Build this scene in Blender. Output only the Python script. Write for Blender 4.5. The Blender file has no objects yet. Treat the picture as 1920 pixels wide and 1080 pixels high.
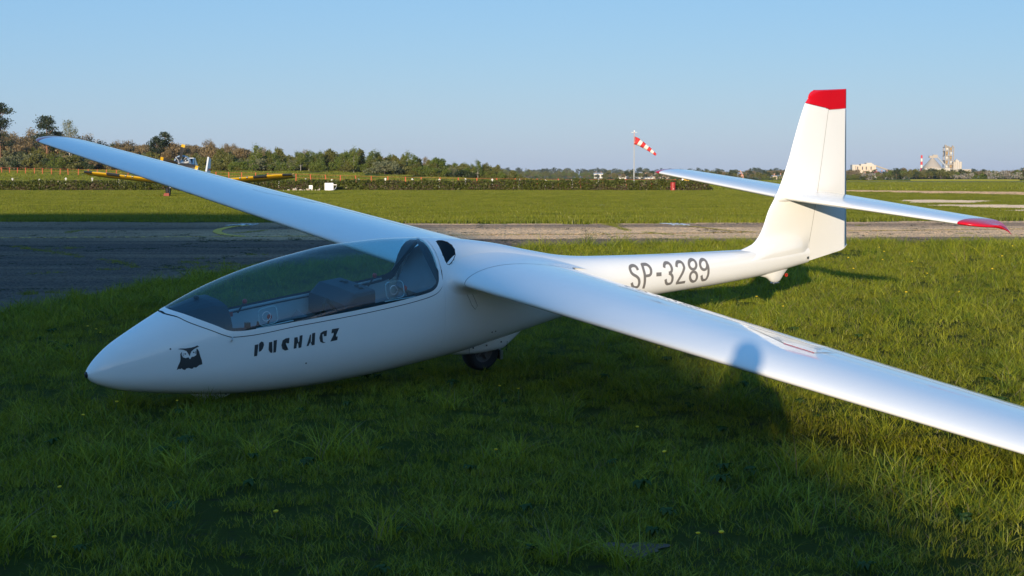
import bpy, bmesh, math, random
import numpy as np
from mathutils import Vector, Matrix
random.seed(7); rng = np.random.default_rng(11)
scene = bpy.context.scene
C = scene.collection
R = math.radians

# ------------------------------------------------------------------ camera
cam_d = bpy.data.cameras.new('camera'); cam = bpy.data.objects.new('camera', cam_d); C.objects.link(cam)
EYE = 1.689
cam.location = (0, 0, EYE)
cam.rotation_euler = (R(90 - 4.298), 0, 0)
cam_d.sensor_width = 36; cam_d.lens = 52.15
cam_d.clip_start = 0.03; cam_d.clip_end = 20000
scene.camera = cam
# ------------------------------------------------------------------ sky and sun
SUN_EL = R(6.75)
ANTI = Vector((0.1537, 0.9812, -0.1174)).normalized()      # direction the sunlight travels
w = bpy.data.worlds.new('World'); scene.world = w; w.use_nodes = True
nt = w.node_tree; nt.nodes.clear()
sky = nt.nodes.new('ShaderNodeTexSky'); sky.sky_type = 'NISHITA'; sky.sun_disc = False
sky.sun_elevation = SUN_EL; sky.sun_rotation = R(188.9); sky.altitude = 100
sky.air_density = 1.0; sky.dust_density = 0.35; sky.ozone_density = 1.2
bg = nt.nodes.new('ShaderNodeBackground'); bg.inputs[1].default_value = 0.054
wo = nt.nodes.new('ShaderNodeOutputWorld')
ms = nt.nodes.new('ShaderNodeMix'); ms.data_type = 'RGBA'; ms.blend_type = 'ADD'; ms.inputs['Factor'].default_value = 1
ms.inputs['B'].default_value = (1.1, 4.1, 9.2, 1)         # even blue light of multiple scattering, which the sky model leaves out
nt.links.new(sky.outputs[0], ms.inputs['A']); nt.links.new(ms.outputs['Result'], bg.inputs[0]); nt.links.new(bg.outputs[0], wo.inputs[0])
sd = bpy.data.lights.new('sun', 'SUN'); sd.energy = 5.0; sd.angle = R(0.45); sd.color = (1.0, 0.84, 0.62)
so = bpy.data.objects.new('sun', sd); C.objects.link(so)
so.rotation_euler = ANTI.to_track_quat('-Z', 'Y').to_euler(); so.location = (-20, -100, 60)
# ------------------------------------------------------------------ exposure
scene.render.engine = 'CYCLES'
vs = scene.view_settings
vs.view_transform = 'Standard'; vs.look = 'None'; vs.gamma = 1; vs.use_curve_mapping = False
vs.exposure = 0.2

# ------------------------------------------------------------------ materials
MATS = {}
def new_mat(name):
    m = bpy.data.materials.new(name); m.use_nodes = True
    n = m.node_tree; p = n.nodes['Principled BSDF']; MATS[name] = m
    return m, n, p
def pm(name, col, rough=.5, metal=0., spec=.5, vary=.08, scale=8., coat=0., bump=0., bscale=60.):
    """painted surface with a little procedural colour and gloss variation"""
    m, n, p = new_mat(name)
    tc = n.nodes.new('ShaderNodeTexCoord'); nz = n.nodes.new('ShaderNodeTexNoise')
    nz.inputs['Scale'].default_value = scale; nz.inputs['Detail'].default_value = 5
    n.links.new(tc.outputs['Object'], nz.inputs['Vector'])
    mx = n.nodes.new('ShaderNodeMix'); mx.data_type = 'RGBA'
    c = np.array(col)
    mx.inputs['A'].default_value = (*np.clip(c * (1 - vary), 0, 1), 1); mx.inputs['B'].default_value = (*np.clip(c * (1 + vary), 0, 1), 1)
    n.links.new(nz.outputs['Fac'], mx.inputs['Factor']); n.links.new(mx.outputs['Result'], p.inputs['Base Color'])
    p.inputs['Roughness'].default_value = rough; p.inputs['Metallic'].default_value = metal
    p.inputs['Specular IOR Level'].default_value = spec; p.inputs['Coat Weight'].default_value = coat
    if bump:
        b = n.nodes.new('ShaderNodeBump'); b.inputs['Strength'].default_value = bump; b.inputs['Distance'].default_value = .02
        n2 = n.nodes.new('ShaderNodeTexNoise'); n2.inputs['Scale'].default_value = bscale; n2.inputs['Detail'].default_value = 6
        n.links.new(tc.outputs['Object'], n2.inputs['Vector'])
        n.links.new(n2.outputs['Fac'], b.inputs['Height']); n.links.new(b.outputs['Normal'], p.inputs['Normal'])
    return m
GEL = pm('white_gelcoat', (.87, .865, .85), .10, vary=.02, scale=3, coat=.5)
def gel_finish(m):
    """hand-finished gelcoat: faint ripple, uneven polish, a film of dust"""
    n = m.node_tree; p = n.nodes['Principled BSDF']; tc = n.nodes.new('ShaderNodeTexCoord')
    def nz(s, d): q = n.nodes.new('ShaderNodeTexNoise'); q.inputs['Scale'].default_value = s; q.inputs['Detail'].default_value = d; n.links.new(tc.outputs['Object'], q.inputs['Vector']); return q.outputs['Fac']
    b = n.nodes.new('ShaderNodeBump'); b.inputs['Strength'].default_value = .10; b.inputs['Distance'].default_value = .012; n.links.new(nz(3.2, 2), b.inputs['Height']); n.links.new(b.outputs[0], p.inputs['Normal'])
    mr = n.nodes.new('ShaderNodeMapRange'); mr.inputs['From Min'].default_value = .35; mr.inputs['From Max'].default_value = .7; mr.inputs['To Min'].default_value = .06; mr.inputs['To Max'].default_value = .2; n.links.new(nz(6, 8), mr.inputs[0]); n.links.new(mr.outputs[0], p.inputs['Roughness'])
gel_finish(GEL)
SEAL = pm('dark_seal', (.02, .022, .025), .6)
REDP = pm('red_paint', (.62, .004, .016), .22, vary=.06, scale=4, coat=.3)
DECAL = pm('charcoal_decal', (.05, .055, .06), .4, vary=.1)
REGM = pm('grey_decal', (.19, .178, .17), .4, vary=.05)
LINER = pm('cockpit_liner', (.42, .45, .49), .55, vary=.08)
HOOD = pm('hood_vinyl', (.022, .032, .05), .6, vary=.15, bump=.1, bscale=120)
BLACK = pm('black_plastic', (.012, .012, .014), .45)
KNOB = pm('red_knob', (.55, .03, .02), .35)
RUBBER = pm('rubber', (.015, .015, .016), .8, vary=.2)
METAL = pm('bare_metal', (.5, .5, .5), .35, metal=1.)
def glass(name, tint, k=1.0):
    m, n, p = new_mat(name); n.nodes.remove(p); out = n.nodes['Material Output']
    t = n.nodes.new('ShaderNodeBsdfTransparent'); t.inputs[0].default_value = (*tint, 1)
    g = n.nodes.new('ShaderNodeBsdfGlossy'); g.inputs['Roughness'].default_value = .015; g.inputs[0].default_value = (1, 1, 1, 1)
    # thin sheet: Schlick reflectance that is the same from both sides
    ge = n.nodes.new('ShaderNodeNewGeometry'); dt = n.nodes.new('ShaderNodeVectorMath'); dt.operation = 'DOT_PRODUCT'
    n.links.new(ge.outputs['Incoming'], dt.inputs[0]); n.links.new(ge.outputs['Normal'], dt.inputs[1])
    def mt(op, a, b=None):
        q = n.nodes.new('ShaderNodeMath'); q.operation = op
        for i, x in enumerate((a, b)):
            if x is None: continue
            if isinstance(x, (int, float)): q.inputs[i].default_value = x
            else: n.links.new(x, q.inputs[i])
        return q
    f = mt('ADD', mt('MULTIPLY', mt('POWER', mt('SUBTRACT', 1., mt('ABSOLUTE', dt.outputs['Value']).outputs[0]).outputs[0], 5.).outputs[0], .93).outputs[0], .06)
    mu = mt('MULTIPLY', f.outputs[0], 1.0 * k); mu.use_clamp = True
    mx = n.nodes.new('ShaderNodeMixShader')
    n.links.new(mu.outputs[0], mx.inputs[0])
    n.links.new(t.outputs[0], mx.inputs[1]); n.links.new(g.outputs[0], mx.inputs[2]); n.links.new(mx.outputs[0], out.inputs[0])
    return m
GLASS = glass('acrylic_canopy', (.62, .83, .87))
GLASSD = glass('dark_cabin_acrylic', (.02, .018, .022), .5)  # near-black tint stands in for the unlit cabin behind the near window
GLASSW = glass('clear_acrylic', (.92, .95, .97))
def leafmat(name, a, b, trans=.35, rough=.6):
    m, n, p = new_mat(name); out = n.nodes['Material Output']; n.nodes.remove(p)
    oi = n.nodes.new('ShaderNodeObjectInfo'); geo = n.nodes.new('ShaderNodeNewGeometry')
    ad = n.nodes.new('ShaderNodeMath'); ad.operation = 'ADD'; ml = n.nodes.new('ShaderNodeMath'); ml.operation = 'MULTIPLY'; ml.inputs[1].default_value = .5
    n.links.new(oi.outputs['Random'], ad.inputs[0]); n.links.new(geo.outputs['Random Per Island'], ad.inputs[1]); n.links.new(ad.outputs[0], ml.inputs[0])
    mx = n.nodes.new('ShaderNodeMix'); mx.data_type = 'RGBA'; mx.inputs['A'].default_value = (*a, 1); mx.inputs['B'].default_value = (*b, 1)
    n.links.new(ml.outputs[0], mx.inputs['Factor'])
    d = n.nodes.new('ShaderNodeBsdfDiffuse'); t = n.nodes.new('ShaderNodeBsdfTranslucent'); g = n.nodes.new('ShaderNodeBsdfGlossy'); g.inputs['Roughness'].default_value = .45
    s = n.nodes.new('ShaderNodeMixShader'); s.inputs[0].default_value = trans; s2 = n.nodes.new('ShaderNodeMixShader'); s2.inputs[0].default_value = .025
    for q in (d, t): n.links.new(mx.outputs['Result'], q.inputs[0])
    n.links.new(d.outputs[0], s.inputs[1]); n.links.new(t.outputs[0], s.inputs[2]); n.links.new(s.outputs[0], s2.inputs[1]); n.links.new(g.outputs[0], s2.inputs[2])
    n.links.new(s2.outputs[0], out.inputs[0])
    return m

# ------------------------------------------------------------------ mesh helpers
class MB:
    """collects geometry for ONE mesh object"""
    def __init__(s): s.v = []; s.f = []; s.m = []
    def add(s, vs, fs, mi=0):
        o = len(s.v); s.v += [tuple(map(float, p)) for p in vs]; s.f += [tuple(int(i) + o for i in f) for f in fs]; s.m += [mi] * len(fs); return s
    def grid(s, rows, mi=0, closed=False, flip=False):
        n = len(rows[0]); V = [p for r in rows for p in r]; F = []
        for i in range(len(rows) - 1):
            for j in range(n if closed else n - 1):
                k = (j + 1) % n; q = (i * n + j, i * n + k, (i + 1) * n + k, (i + 1) * n + j)
                F.append(q[::-1] if flip else q)
        return s.add(V, F, mi)
    def box(s, c, d, mi=0, rz=0., M=None):
        x, y, z = [k / 2 for k in d]
        V = [Vector((a * x, b * y, e * z)) for a in (-1, 1) for b in (-1, 1) for e in (-1, 1)]
        m = (M or Matrix.Rotation(rz, 3, 'Z'))
        V = [m @ p + Vector(c) for p in V]
        return s.add(V, [(0, 1, 3, 2), (4, 6, 7, 5), (0, 4, 5, 1), (2, 3, 7, 6), (0, 2, 6, 4), (1, 5, 7, 3)], mi)
    def tube(s, pts, r, n=8, mi=0, cap=True):
        pts = [Vector(p) for p in pts]; rr = r if hasattr(r, '__len__') else [r] * len(pts); rows = []
        for i, p in enumerate(pts):
            d = (pts[min(i + 1, len(pts) - 1)] - pts[max(i - 1, 0)]).normalized()
            a = d.orthogonal().normalized() if abs(d.z) < .999 and abs(d.x) > .999 else d.cross(Vector((0.0, 0.0, 1.0)) if abs(d.z) < .95 else Vector((1.0, 0, 0))).normalized()
            b = d.cross(a)
            rows.append([p + (a * math.cos(t) + b * math.sin(t)) * rr[i] for t in [2 * math.pi * k / n for k in range(n)]])
        o = len(s.v); s.grid(rows, mi, closed=True)
        if cap: s.add(rows[0], [tuple(range(n))[::-1]], mi); s.add(rows[-1], [tuple(range(n))], mi)
        return s
    def lathe(s, prof, n=24, c=(0, 0, 0), axis='Z', mi=0):
        rows = []
        for r, h in prof:
            row = []
            for k in range(n):
                t = 2 * math.pi * k / n; a, b = r * math.cos(t), r * math.sin(t)
                q = {'Z': (a, b, h), 'Y': (a, h, b), 'X': (h, a, b)}[axis]
                row.append((q[0] + c[0], q[1] + c[1], q[2] + c[2]))
            rows.append(row)
        return s.grid(rows, mi, closed=True)
    def build(s, name, mats, parent=None, smooth=False):
        me = bpy.data.meshes.new(name); me.from_pydata(s.v, [], s.f)
        for m in (mats if isinstance(mats, (list, tuple)) else [mats]): me.materials.append(m)
        me.polygons.foreach_set('material_index', np.array(s.m, dtype=np.int32))
        if smooth: me.polygons.foreach_set('use_smooth', np.ones(len(s.f), dtype=bool))
        me.update()
        return link(name, me, parent)
def link(name, me, parent=None):
    o = bpy.data.objects.new(name, me); C.objects.link(o)
    if parent: o.parent = parent
    return o
def clean(o, dist=1e-5, recalc=True):
    bm = bmesh.new(); bm.from_mesh(o.data); bmesh.ops.remove_doubles(bm, verts=bm.verts, dist=dist)
    if recalc: bmesh.ops.recalc_face_normals(bm, faces=bm.faces)
    bm.to_mesh(o.data); bm.free(); o.data.update(); return o
def bevel(o, width, seg=2):
    bm = bmesh.new(); bm.from_mesh(o.data); bmesh.ops.remove_doubles(bm, verts=bm.verts, dist=1e-5)
    bmesh.ops.recalc_face_normals(bm, faces=bm.faces)
    bmesh.ops.bevel(bm, geom=bm.edges[:], offset=width, segments=seg, affect='EDGES', profile=.5); bm.to_mesh(o.data); bm.free(); return o
def tag(o, label=None, cat=None, group=None, kind=None):
    for k, v in (('label', label), ('category', cat), ('group', group), ('kind', kind)):
        if v: o[k] = v
    return o
def empty(name, loc, rot=(0, 0, 0)):
    o = bpy.data.objects.new(name, None); C.objects.link(o); o.location = loc; o.rotation_euler = rot; o.empty_display_size = .2; return o
def copy_tree(o, parent=None):
    c = o.copy(); C.objects.link(c); c.parent = parent
    for ch in list(o.children): copy_tree(ch, c)
    return c
def scatter(name, pts, rot, scl, idx, protos, parent=None):
    """one object of uncountable stuff: geometry-node instances of a few small meshes on points"""
    me = bpy.data.meshes.new(name); pts = np.asarray(pts, dtype=np.float32); n = len(pts)
    me.vertices.add(n); me.vertices.foreach_set('co', pts.ravel())
    a = me.attributes.new('rot', 'FLOAT_VECTOR', 'POINT'); a.data.foreach_set('vector', np.asarray(rot, dtype=np.float32).ravel())
    scl = np.asarray(scl, dtype=np.float32)
    if scl.ndim == 1: scl = np.repeat(scl[:, None], 3, 1)
    a = me.attributes.new('scl', 'FLOAT_VECTOR', 'POINT'); a.data.foreach_set('vector', scl.ravel())
    a = me.attributes.new('idx', 'INT', 'POINT'); a.data.foreach_set('value', np.asarray(idx, dtype=np.int32))
    col = bpy.data.collections.new(name + '_pieces')
    for p in protos: col.objects.link(p)
    g = bpy.data.node_groups.new(name, 'GeometryNodeTree')
    g.interface.new_socket('Geometry', in_out='INPUT', socket_type='NodeSocketGeometry'); g.interface.new_socket('Geometry', in_out='OUTPUT', socket_type='NodeSocketGeometry')
    N = g.nodes; gi = N.new('NodeGroupInput'); go = N.new('NodeGroupOutput'); ip = N.new('GeometryNodeInstanceOnPoints'); ci = N.new('GeometryNodeCollectionInfo')
    ci.inputs[0].default_value = col; ci.inputs['Separate Children'].default_value = True; ci.inputs['Reset Children'].default_value = True
    def na(nm, ty):
        q = N.new('GeometryNodeInputNamedAttribute'); q.data_type = ty; q.inputs[0].default_value = nm; return [s for s in q.outputs if s.name == 'Attribute' and s.enabled][0]
    L = g.links
    L.new(gi.outputs[0], ip.inputs['Points']); L.new(ci.outputs[0], ip.inputs['Instance']); ip.inputs['Pick Instance'].default_value = True
    L.new(na('idx', 'INT'), ip.inputs['Instance Index']); L.new(na('rot', 'FLOAT_VECTOR'), ip.inputs['Rotation']); L.new(na('scl', 'FLOAT_VECTOR'), ip.inputs['Scale'])
    L.new(ip.outputs[0], go.inputs[0])
    o = link(name, me, parent); md = o.modifiers.new('scatter', 'NODES'); md.node_group = g
    return o
def proto(name, mb, mats, smooth=False):
    me = bpy.data.meshes.new(name); me.from_pydata(mb.v, [], mb.f)
    for m in (mats if isinstance(mats, (list, tuple)) else [mats]): me.materials.append(m)
    me.polygons.foreach_set('material_index', np.array(mb.m, dtype=np.int32)); me.update()
    return bpy.data.objects.new(name, me)
def pch(xs, ys):
    xs = np.array(xs, float); ys = np.array(ys, float); h = np.diff(xs); d = np.diff(ys) / h; m = np.zeros_like(xs)
    for i in range(1, len(xs) - 1):
        if d[i - 1] * d[i] > 0:
            w1 = 2 * h[i] + h[i - 1]; w2 = h[i] + 2 * h[i - 1]; m[i] = (w1 + w2) / (w1 / d[i - 1] + w2 / d[i])
    m[0] = d[0]; m[-1] = d[-1]
    def f(x):
        x = np.clip(x, xs[0], xs[-1]); i = np.clip(np.searchsorted(xs, x) - 1, 0, len(xs) - 2); t = (x - xs[i]) / h[i]
        return (2 * t**3 - 3 * t**2 + 1) * ys[i] + (t**3 - 2 * t**2 + t) * h[i] * m[i] + (-2 * t**3 + 3 * t**2) * ys[i + 1] + (t**3 - t**2) * h[i] * m[i + 1]
    return f

# ================================================================== THE SETTING
def T(u, v):
    """height of the land: flat airfield, a slope rising behind the hedge on the left"""
    u = np.asarray(u, float); v = np.asarray(v, float)
    a = np.clip((v - 186) / 155, 0, 1.75) ** 1.2 * 2.45
    lf = np.clip((22 - u) / 72, 0, 1); lf = lf * lf * (3 - 2 * lf)
    return a * lf
def axis_lines(lo, hi, fine_lo, fine_hi, step, grow):
    x = list(np.arange(fine_lo, fine_hi + .01, step)); s = step; a = fine_lo
    while a > lo: s *= grow; a -= s; x.insert(0, max(a, lo))
    s = step; a = fine_hi
    while a < hi: s *= grow; a += s; x.append(min(a, hi))
    return np.array(sorted(set(x)))
def ground_mat():
    m, n, p = new_mat('turf_ground'); L = n.links
    tc = n.nodes.new('ShaderNodeTexCoord')
    def noise(s, d=6, r=.6, vec=None):
        q = n.nodes.new('ShaderNodeTexNoise'); q.inputs['Scale'].default_value = s; q.inputs['Detail'].default_value = d; q.inputs['Roughness'].default_value = r
        L.new(vec or tc.outputs['Object'], q.inputs['Vector']); return q.outputs['Fac']
    def mix(f, a, b):
        q = n.nodes.new('ShaderNodeMix'); q.data_type = 'RGBA'; L.new(f, q.inputs['Factor'])
        for k, c in (('A', a), ('B', b)):
            if isinstance(c, tuple): q.inputs[k].default_value = (*c, 1)
            else: L.new(c, q.inputs[k])
        return q.outputs['Result']
    mp = n.nodes.new('ShaderNodeMapping'); mp.inputs['Scale'].default_value = (.25, 1, 1); L.new(tc.outputs['Object'], mp.inputs[0])
    big = n.nodes.new('ShaderNodeValToRGB'); L.new(noise(.06, 6, .7, mp.outputs[0]), big.inputs[0]); big.color_ramp.elements[0].position = .38; big.color_ramp.elements[1].position = .62
    c1 = mix(noise(1.4), (.055, .085, .012), (.10, .125, .022))
    c2 = mix(noise(.9), (.07, .095, .014), (.15, .15, .034))
    c = mix(big.outputs[0], c1, c2)
    so = n.nodes.new('ShaderNodeValToRGB'); L.new(noise(7, 4), so.inputs[0]); so.color_ramp.elements[0].position = .55; so.color_ramp.elements[1].position = .75
    c = mix(so.outputs[0], c, (.075, .06, .035))
    L.new(c, p.inputs['Base Color']); p.inputs['Roughness'].default_value = 1; p.inputs['Specular IOR Level'].default_value = .05
    b = n.nodes.new('ShaderNodeBump'); b.inputs['Strength'].default_value = 1; b.inputs['Distance'].default_value = .25
    L.new(noise(9, 8, .75), b.inputs['Height']); L.new(b.outputs[0], p.inputs['Normal'])
    return m
GROUND = ground_mat()
xs = axis_lines(-3300, 3300, -150, 120, 9, 1.22); ys = axis_lines(-500, 3600, -60, 520, 9, 1.22)
g = MB(); XX, YY = np.meshgrid(xs, ys); ZZ = T(XX, YY)
g.grid([[(XX[i, j], YY[i, j], ZZ[i, j]) for j in range(len(xs))] for i in range(len(ys))])
tag(g.build('ground', GROUND, smooth=True), kind='structure')

# ---- runway
def asphalt_mat():
    m, n, p = new_mat('old_asphalt'); L = n.links
    ge = n.nodes.new('ShaderNodeNewGeometry')
    class _T: outputs = {'Object': ge.outputs['Position']}
    tc = _T
    sp = n.nodes.new('ShaderNodeSeparateXYZ'); L.new(tc.outputs['Object'], sp.inputs[0])
    def noise(s, d=6, r=.6, vec=None):
        q = n.nodes.new('ShaderNodeTexNoise'); q.inputs['Scale'].default_value = s; q.inputs['Detail'].default_value = d; q.inputs['Roughness'].default_value = r
        L.new(vec or tc.outputs['Object'], q.inputs['Vector']); return q.outputs['Fac']
    def math_(op, a, b=None):
        q = n.nodes.new('ShaderNodeMath'); q.operation = op
        for i, x in enumerate((a, b)):
            if x is None: continue
            if isinstance(x, (int, float)): q.inputs[i].default_value = x
            else: L.new(x, q.inputs[i])
        return q.outputs[0]
    def mix(f, a, b):
        q = n.nodes.new('ShaderNodeMix'); q.data_type = 'RGBA'; L.new(f, q.inputs['Factor'])
        for k, c in (('A', a), ('B', b)):
            if isinstance(c, tuple): q.inputs[k].default_value = (*c, 1)
            else: L.new(c, q.inputs[k])
        return q.outputs['Result']
    mp = n.nodes.new('ShaderNodeMapping'); mp.inputs['Scale'].default_value = (.06, .5, 1); L.new(tc.outputs['Object'], mp.inputs[0])
    wob = math_('MULTIPLY', math_('SUBTRACT', noise(.6, 5), .5), 1.6)
    y = math_('ADD', sp.outputs[1], wob); y = math_('SUBTRACT', y, math_('MULTIPLY', sp.outputs[0], .12))
    rp = n.nodes.new('ShaderNodeValToRGB'); e = rp.color_ramp; e.interpolation = 'LINEAR'
    L.new(math_('DIVIDE', math_('SUBTRACT', y, 20.), 40.), rp.inputs[0])
    stops = [(0, .05), (.44, .1), (.455, .12), (.485, .15), (.5, .85), (.62, 1), (.70, .8), (.715, .35), (.78, .3), (.8, .75), (1, .7)]  # lowest stops darkened to paint in shade on the near paving
    e.elements[0].position = 0; e.elements[0].color = (.05,) * 3 + (1,); e.elements[1].position = 1; e.elements[1].color = (.7,) * 3 + (1,)
    for pos, v in stops[1:-1]:
        q = e.elements.new(pos); q.color = (v, v, v, 1)
    st = math_('MULTIPLY', math_('SUBTRACT', noise(1., 8, .7, mp.outputs[0]), .5), .9)
    f = math_('ADD', math_('MULTIPLY', rp.outputs[0], math_('MINIMUM', math_('MAXIMUM', math_('DIVIDE', math_('ADD', math_('ADD', sp.outputs[0], wob), 15.), 13.), .28), 1.)), st); f = math_('MINIMUM', math_('MAXIMUM', f, 0.), 1.)  # colour also darkened leftward, painting in the hangar's shade
    c = mix(f, (.12, .102, .092), (.66, .465, .29))
    gr = n.nodes.new('ShaderNodeTexVoronoi'); gr.inputs['Scale'].default_value = 28; L.new(tc.outputs['Object'], gr.inputs['Vector'])
    sp2 = n.nodes.new('ShaderNodeValToRGB'); L.new(gr.outputs['Color'], sp2.inputs[0]); sp2.color_ramp.elements[0].color = (.62, .62, .62, 1); sp2.color_ramp.elements[1].color = (1.35, 1.3, 1.25, 1)
    mu = n.nodes.new('ShaderNodeMix'); mu.data_type = 'RGBA'; mu.blend_type = 'MULTIPLY'; mu.inputs['Factor'].default_value = 1; L.new(c, mu.inputs['A']); L.new(sp2.outputs[0], mu.inputs['B'])
    cr = n.nodes.new('ShaderNodeTexVoronoi'); cr.feature = 'DISTANCE_TO_EDGE'; cr.inputs['Scale'].default_value = .22
    wv = n.nodes.new('ShaderNodeMix'); wv.data_type = 'VECTOR'; wv.inputs['Factor'].default_value = .12; L.new(tc.outputs['Object'], wv.inputs['A'])
    nv = n.nodes.new('ShaderNodeTexNoise'); nv.inputs['Scale'].default_value = .8; nv.inputs['Detail'].default_value = 6; L.new(tc.outputs['Object'], nv.inputs['Vector']); 
    sc = n.nodes.new('ShaderNodeVectorMath'); sc.operation = 'SCALE'; sc.inputs['Scale'].default_value = 20; L.new(nv.outputs['Color'], sc.inputs[0]); L.new(sc.outputs[0], wv.inputs['B'])
    L.new(wv.outputs['Result'], cr.inputs['Vector'])
    ck = n.nodes.new('ShaderNodeValToRGB'); L.new(cr.outputs['Distance'], ck.inputs[0]); ck.color_ramp.elements[0].position = .004; ck.color_ramp.elements[1].position = .012
    c = mix(ck.outputs[0], (.03, .04, .02), mu.outputs['Result'])
    L.new(c, p.inputs['Base Color']); p.inputs['Roughness'].default_value = 1; p.inputs['Specular IOR Level'].default_value = .08
    b = n.nodes.new('ShaderNodeBump'); b.inputs['Strength'].default_value = 1; b.inputs['Distance'].default_value = .02
    hh = math_('ADD', noise(30, 8, .8), math_('MULTIPLY', gr.outputs['Distance'], .6)); L.new(hh, b.inputs['Height']); L.new(b.outputs[0], p.inputs['Normal'])
    return m
ASPH = asphalt_mat(); HALFPI = math.pi / 2
def wobble_poly(pts, step=.35, amp=.12, seed=1):
    r = np.random.default_rng(seed); out = []; n = len(pts)
    for i in range(n):
        a = np.array(pts[i]); b = np.array(pts[(i + 1) % n]); L = np.hypot(*(b - a)); k = max(1, int(L / step)) if L < 60 else 1
        nrm = np.array([-(b - a)[1], (b - a)[0]]) / max(L, 1e-6)
        for j in range(k):
            q = a + (b - a) * j / k
            if j and k > 1: q = q + nrm * (r.normal() * amp * .5 + math.sin(j * .9) * amp * .5)
            out.append(tuple(q))
    return out
def sheet(name, pts, z, mat):
    bm = bmesh.new(); vs_ = [bm.verts.new((x, y, z)) for x, y in pts]; f = bm.faces.new(vs_)
    if f.normal.z < 0: f.normal_flip()
    bm.normal_update()
    bmesh.ops.triangulate(bm, faces=bm.faces[:]); bmesh.ops.recalc_face_normals(bm, faces=bm.faces)
    for q in bm.faces:
        if q.normal.z < 0: q.normal_flip()
    me = bpy.data.meshes.new(name); bm.to_mesh(me); bm.free(); me.materials.append(mat); return link(name, me)
RUN = [(-90, 14), (-30, 14), (-9.5, 13.0), (-7.2, 15.5), (-6.35, 18.1), (-6.2, 20.5), (-5.84, 22.5), (-5.4, 24.9), (-4.75, 26.4), (-3.3, 30), (-1.6, 33.2), (.6, 34.9), (2.4, 36.0), (4.3, 37.3), (8, 37.9), (14, 38.1), (25, 39.5), (45, 42), (120, 51),
       (120, 75), (45, 60.5), (19.6, 56.9), (12.5, 55.4), (6, 53.9), (2.6, 53.0), (-1.1, 53.0), (-6, 54.2), (-13, 54.9), (-19.2, 55.5), (-40, 57.5), (-90, 62)]
RUNW = wobble_poly(RUN, .4, .16, 3)
tag(sheet('runway', RUNW, .004, ASPH), kind='structure')
def vpip(x, y, P):
    P = np.array(P); c = np.zeros(len(x), bool); j = len(P) - 1
    for i in range(len(P)):
        xi, yi, xj, yj = P[i, 0], P[i, 1], P[j, 0], P[j, 1]
        if yi != yj: c ^= ((yi > y) != (yj > y)) & (x < (xj - xi) * (y - yi) / (yj - yi) + xi)
        j = i
    return c
def rough_tile(seed, cell=.033, amp=.02):
    r = np.random.default_rng(seed); n = int(1.0 / cell) + 1; h = r.random((n, n)) ** 1.3 * amp; h[0] = h[-1] = 0; h[:, 0] = h[:, -1] = 0; ax_ = np.linspace(-.5, .5, n); b = MB()
    j = (r.random((n, n, 2)) - .5) * cell * .7; j[0] = j[-1] = 0; j[:, 0] = j[:, -1] = 0
    return b.grid([[(ax_[k] + j[i, k, 0], ax_[i] + j[i, k, 1], h[i, k]) for k in range(n)] for i in range(n)])
tiles = [proto('aggregate%d' % i, rough_tile(40 + i), ASPH) for i in range(6)]
gx, gy = np.meshgrid(np.arange(-34, 34, .98), np.arange(13.2, 68, .98)); gx = gx.ravel(); gy = gy.ravel(); k = np.ones(len(gx), bool)
for dx in (-.5, 0, .5):
    for dy in (-.5, 0, .5): k &= vpip(gx + dx, gy + dy, RUNW)
k &= np.abs(gx) < .44 * gy + 2; gx, gy = gx[k], gy[k]; n_ = len(gx)
tag(scatter('runway_aggregate', np.stack([gx, gy, np.full(n_, .0045)], 1), np.stack([np.zeros(n_), np.zeros(n_), rng.integers(0, 4, n_) * HALFPI], 1), np.ones(n_), rng.integers(0, 6, n_), tiles), 'coarse worn stone chippings of the runway surface', 'runway surface', kind='stuff')
TAXI = wobble_poly([(30, 196), (40, 178), (54.2, 157.4), (90, 104), (78, 92), (45.8, 133), (37.2, 165.6), (27, 190)], 2, .3, 5)
tag(sheet('taxiway', TAXI, .004, ASPH), kind='structure')
CONC = pm('pale_concrete', (.54, .43, .32), .95, vary=.35, scale=.8, bump=.8, bscale=14)
PADS = [[(26.5, 102.6), (29.3, 107.2), (34.3, 101.4), (27.6, 92.5), (25.1, 94.4)], [(23.6, 85.8), (26.9, 89.0), (34.5, 83.8), (30.2, 75.1), (24.1, 80)], [(22.4, 72.6), (25.8, 74.9), (30.2, 70.4), (27.4, 66.4)],
        [(4.0, 87.4), (5.4, 89.0), (6.5, 87.4), (5.2, 85.0)], [(-12.7, 96.3), (-11.6, 97), (-10.3, 88), (-10.8, 85.8)]]
PADS = [wobble_poly(p, .8, .25, 20 + i) for i, p in enumerate(PADS)]
for p in PADS: tag(sheet('concrete_slab', p, .006, CONC), kind='structure')
def relief(name, polys, mat, step, seed, lab, z=.008):
    pp = [proto('%s_piece%d' % (name, i), rough_tile(seed + i, .033, .045), mat) for i in range(3)]; X, Y = [], []
    for P in polys:
        q = np.array(P); a, c = np.meshgrid(np.arange(q[:, 0].min(), q[:, 0].max(), step * .98), np.arange(q[:, 1].min(), q[:, 1].max(), step * .98)); a = a.ravel(); c = c.ravel(); k = np.ones(len(a), bool)
        for dx in (-.5, .5):
            for dy in (-.5, .5): k &= vpip(a + dx * step, c + dy * step, P)
        X.append(a[k]); Y.append(c[k])
    X = np.concatenate(X); Y = np.concatenate(Y); n_ = len(X)
    tag(scatter(name, np.stack([X, Y, np.full(n_, z)], 1), np.stack([np.zeros(n_), np.zeros(n_), rng.integers(0, 4, n_) * HALFPI], 1), np.full(n_, step), rng.integers(0, 3, n_), pp), lab, 'runway surface', kind='stuff')
relief('slab_roughness', PADS, CONC, 1.0, 80, 'crumbling surface of the pale concrete slabs'); relief('taxiway_aggregate', [TAXI], ASPH, 2.0, 90, 'coarse stone chippings of the far taxiway')
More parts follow.
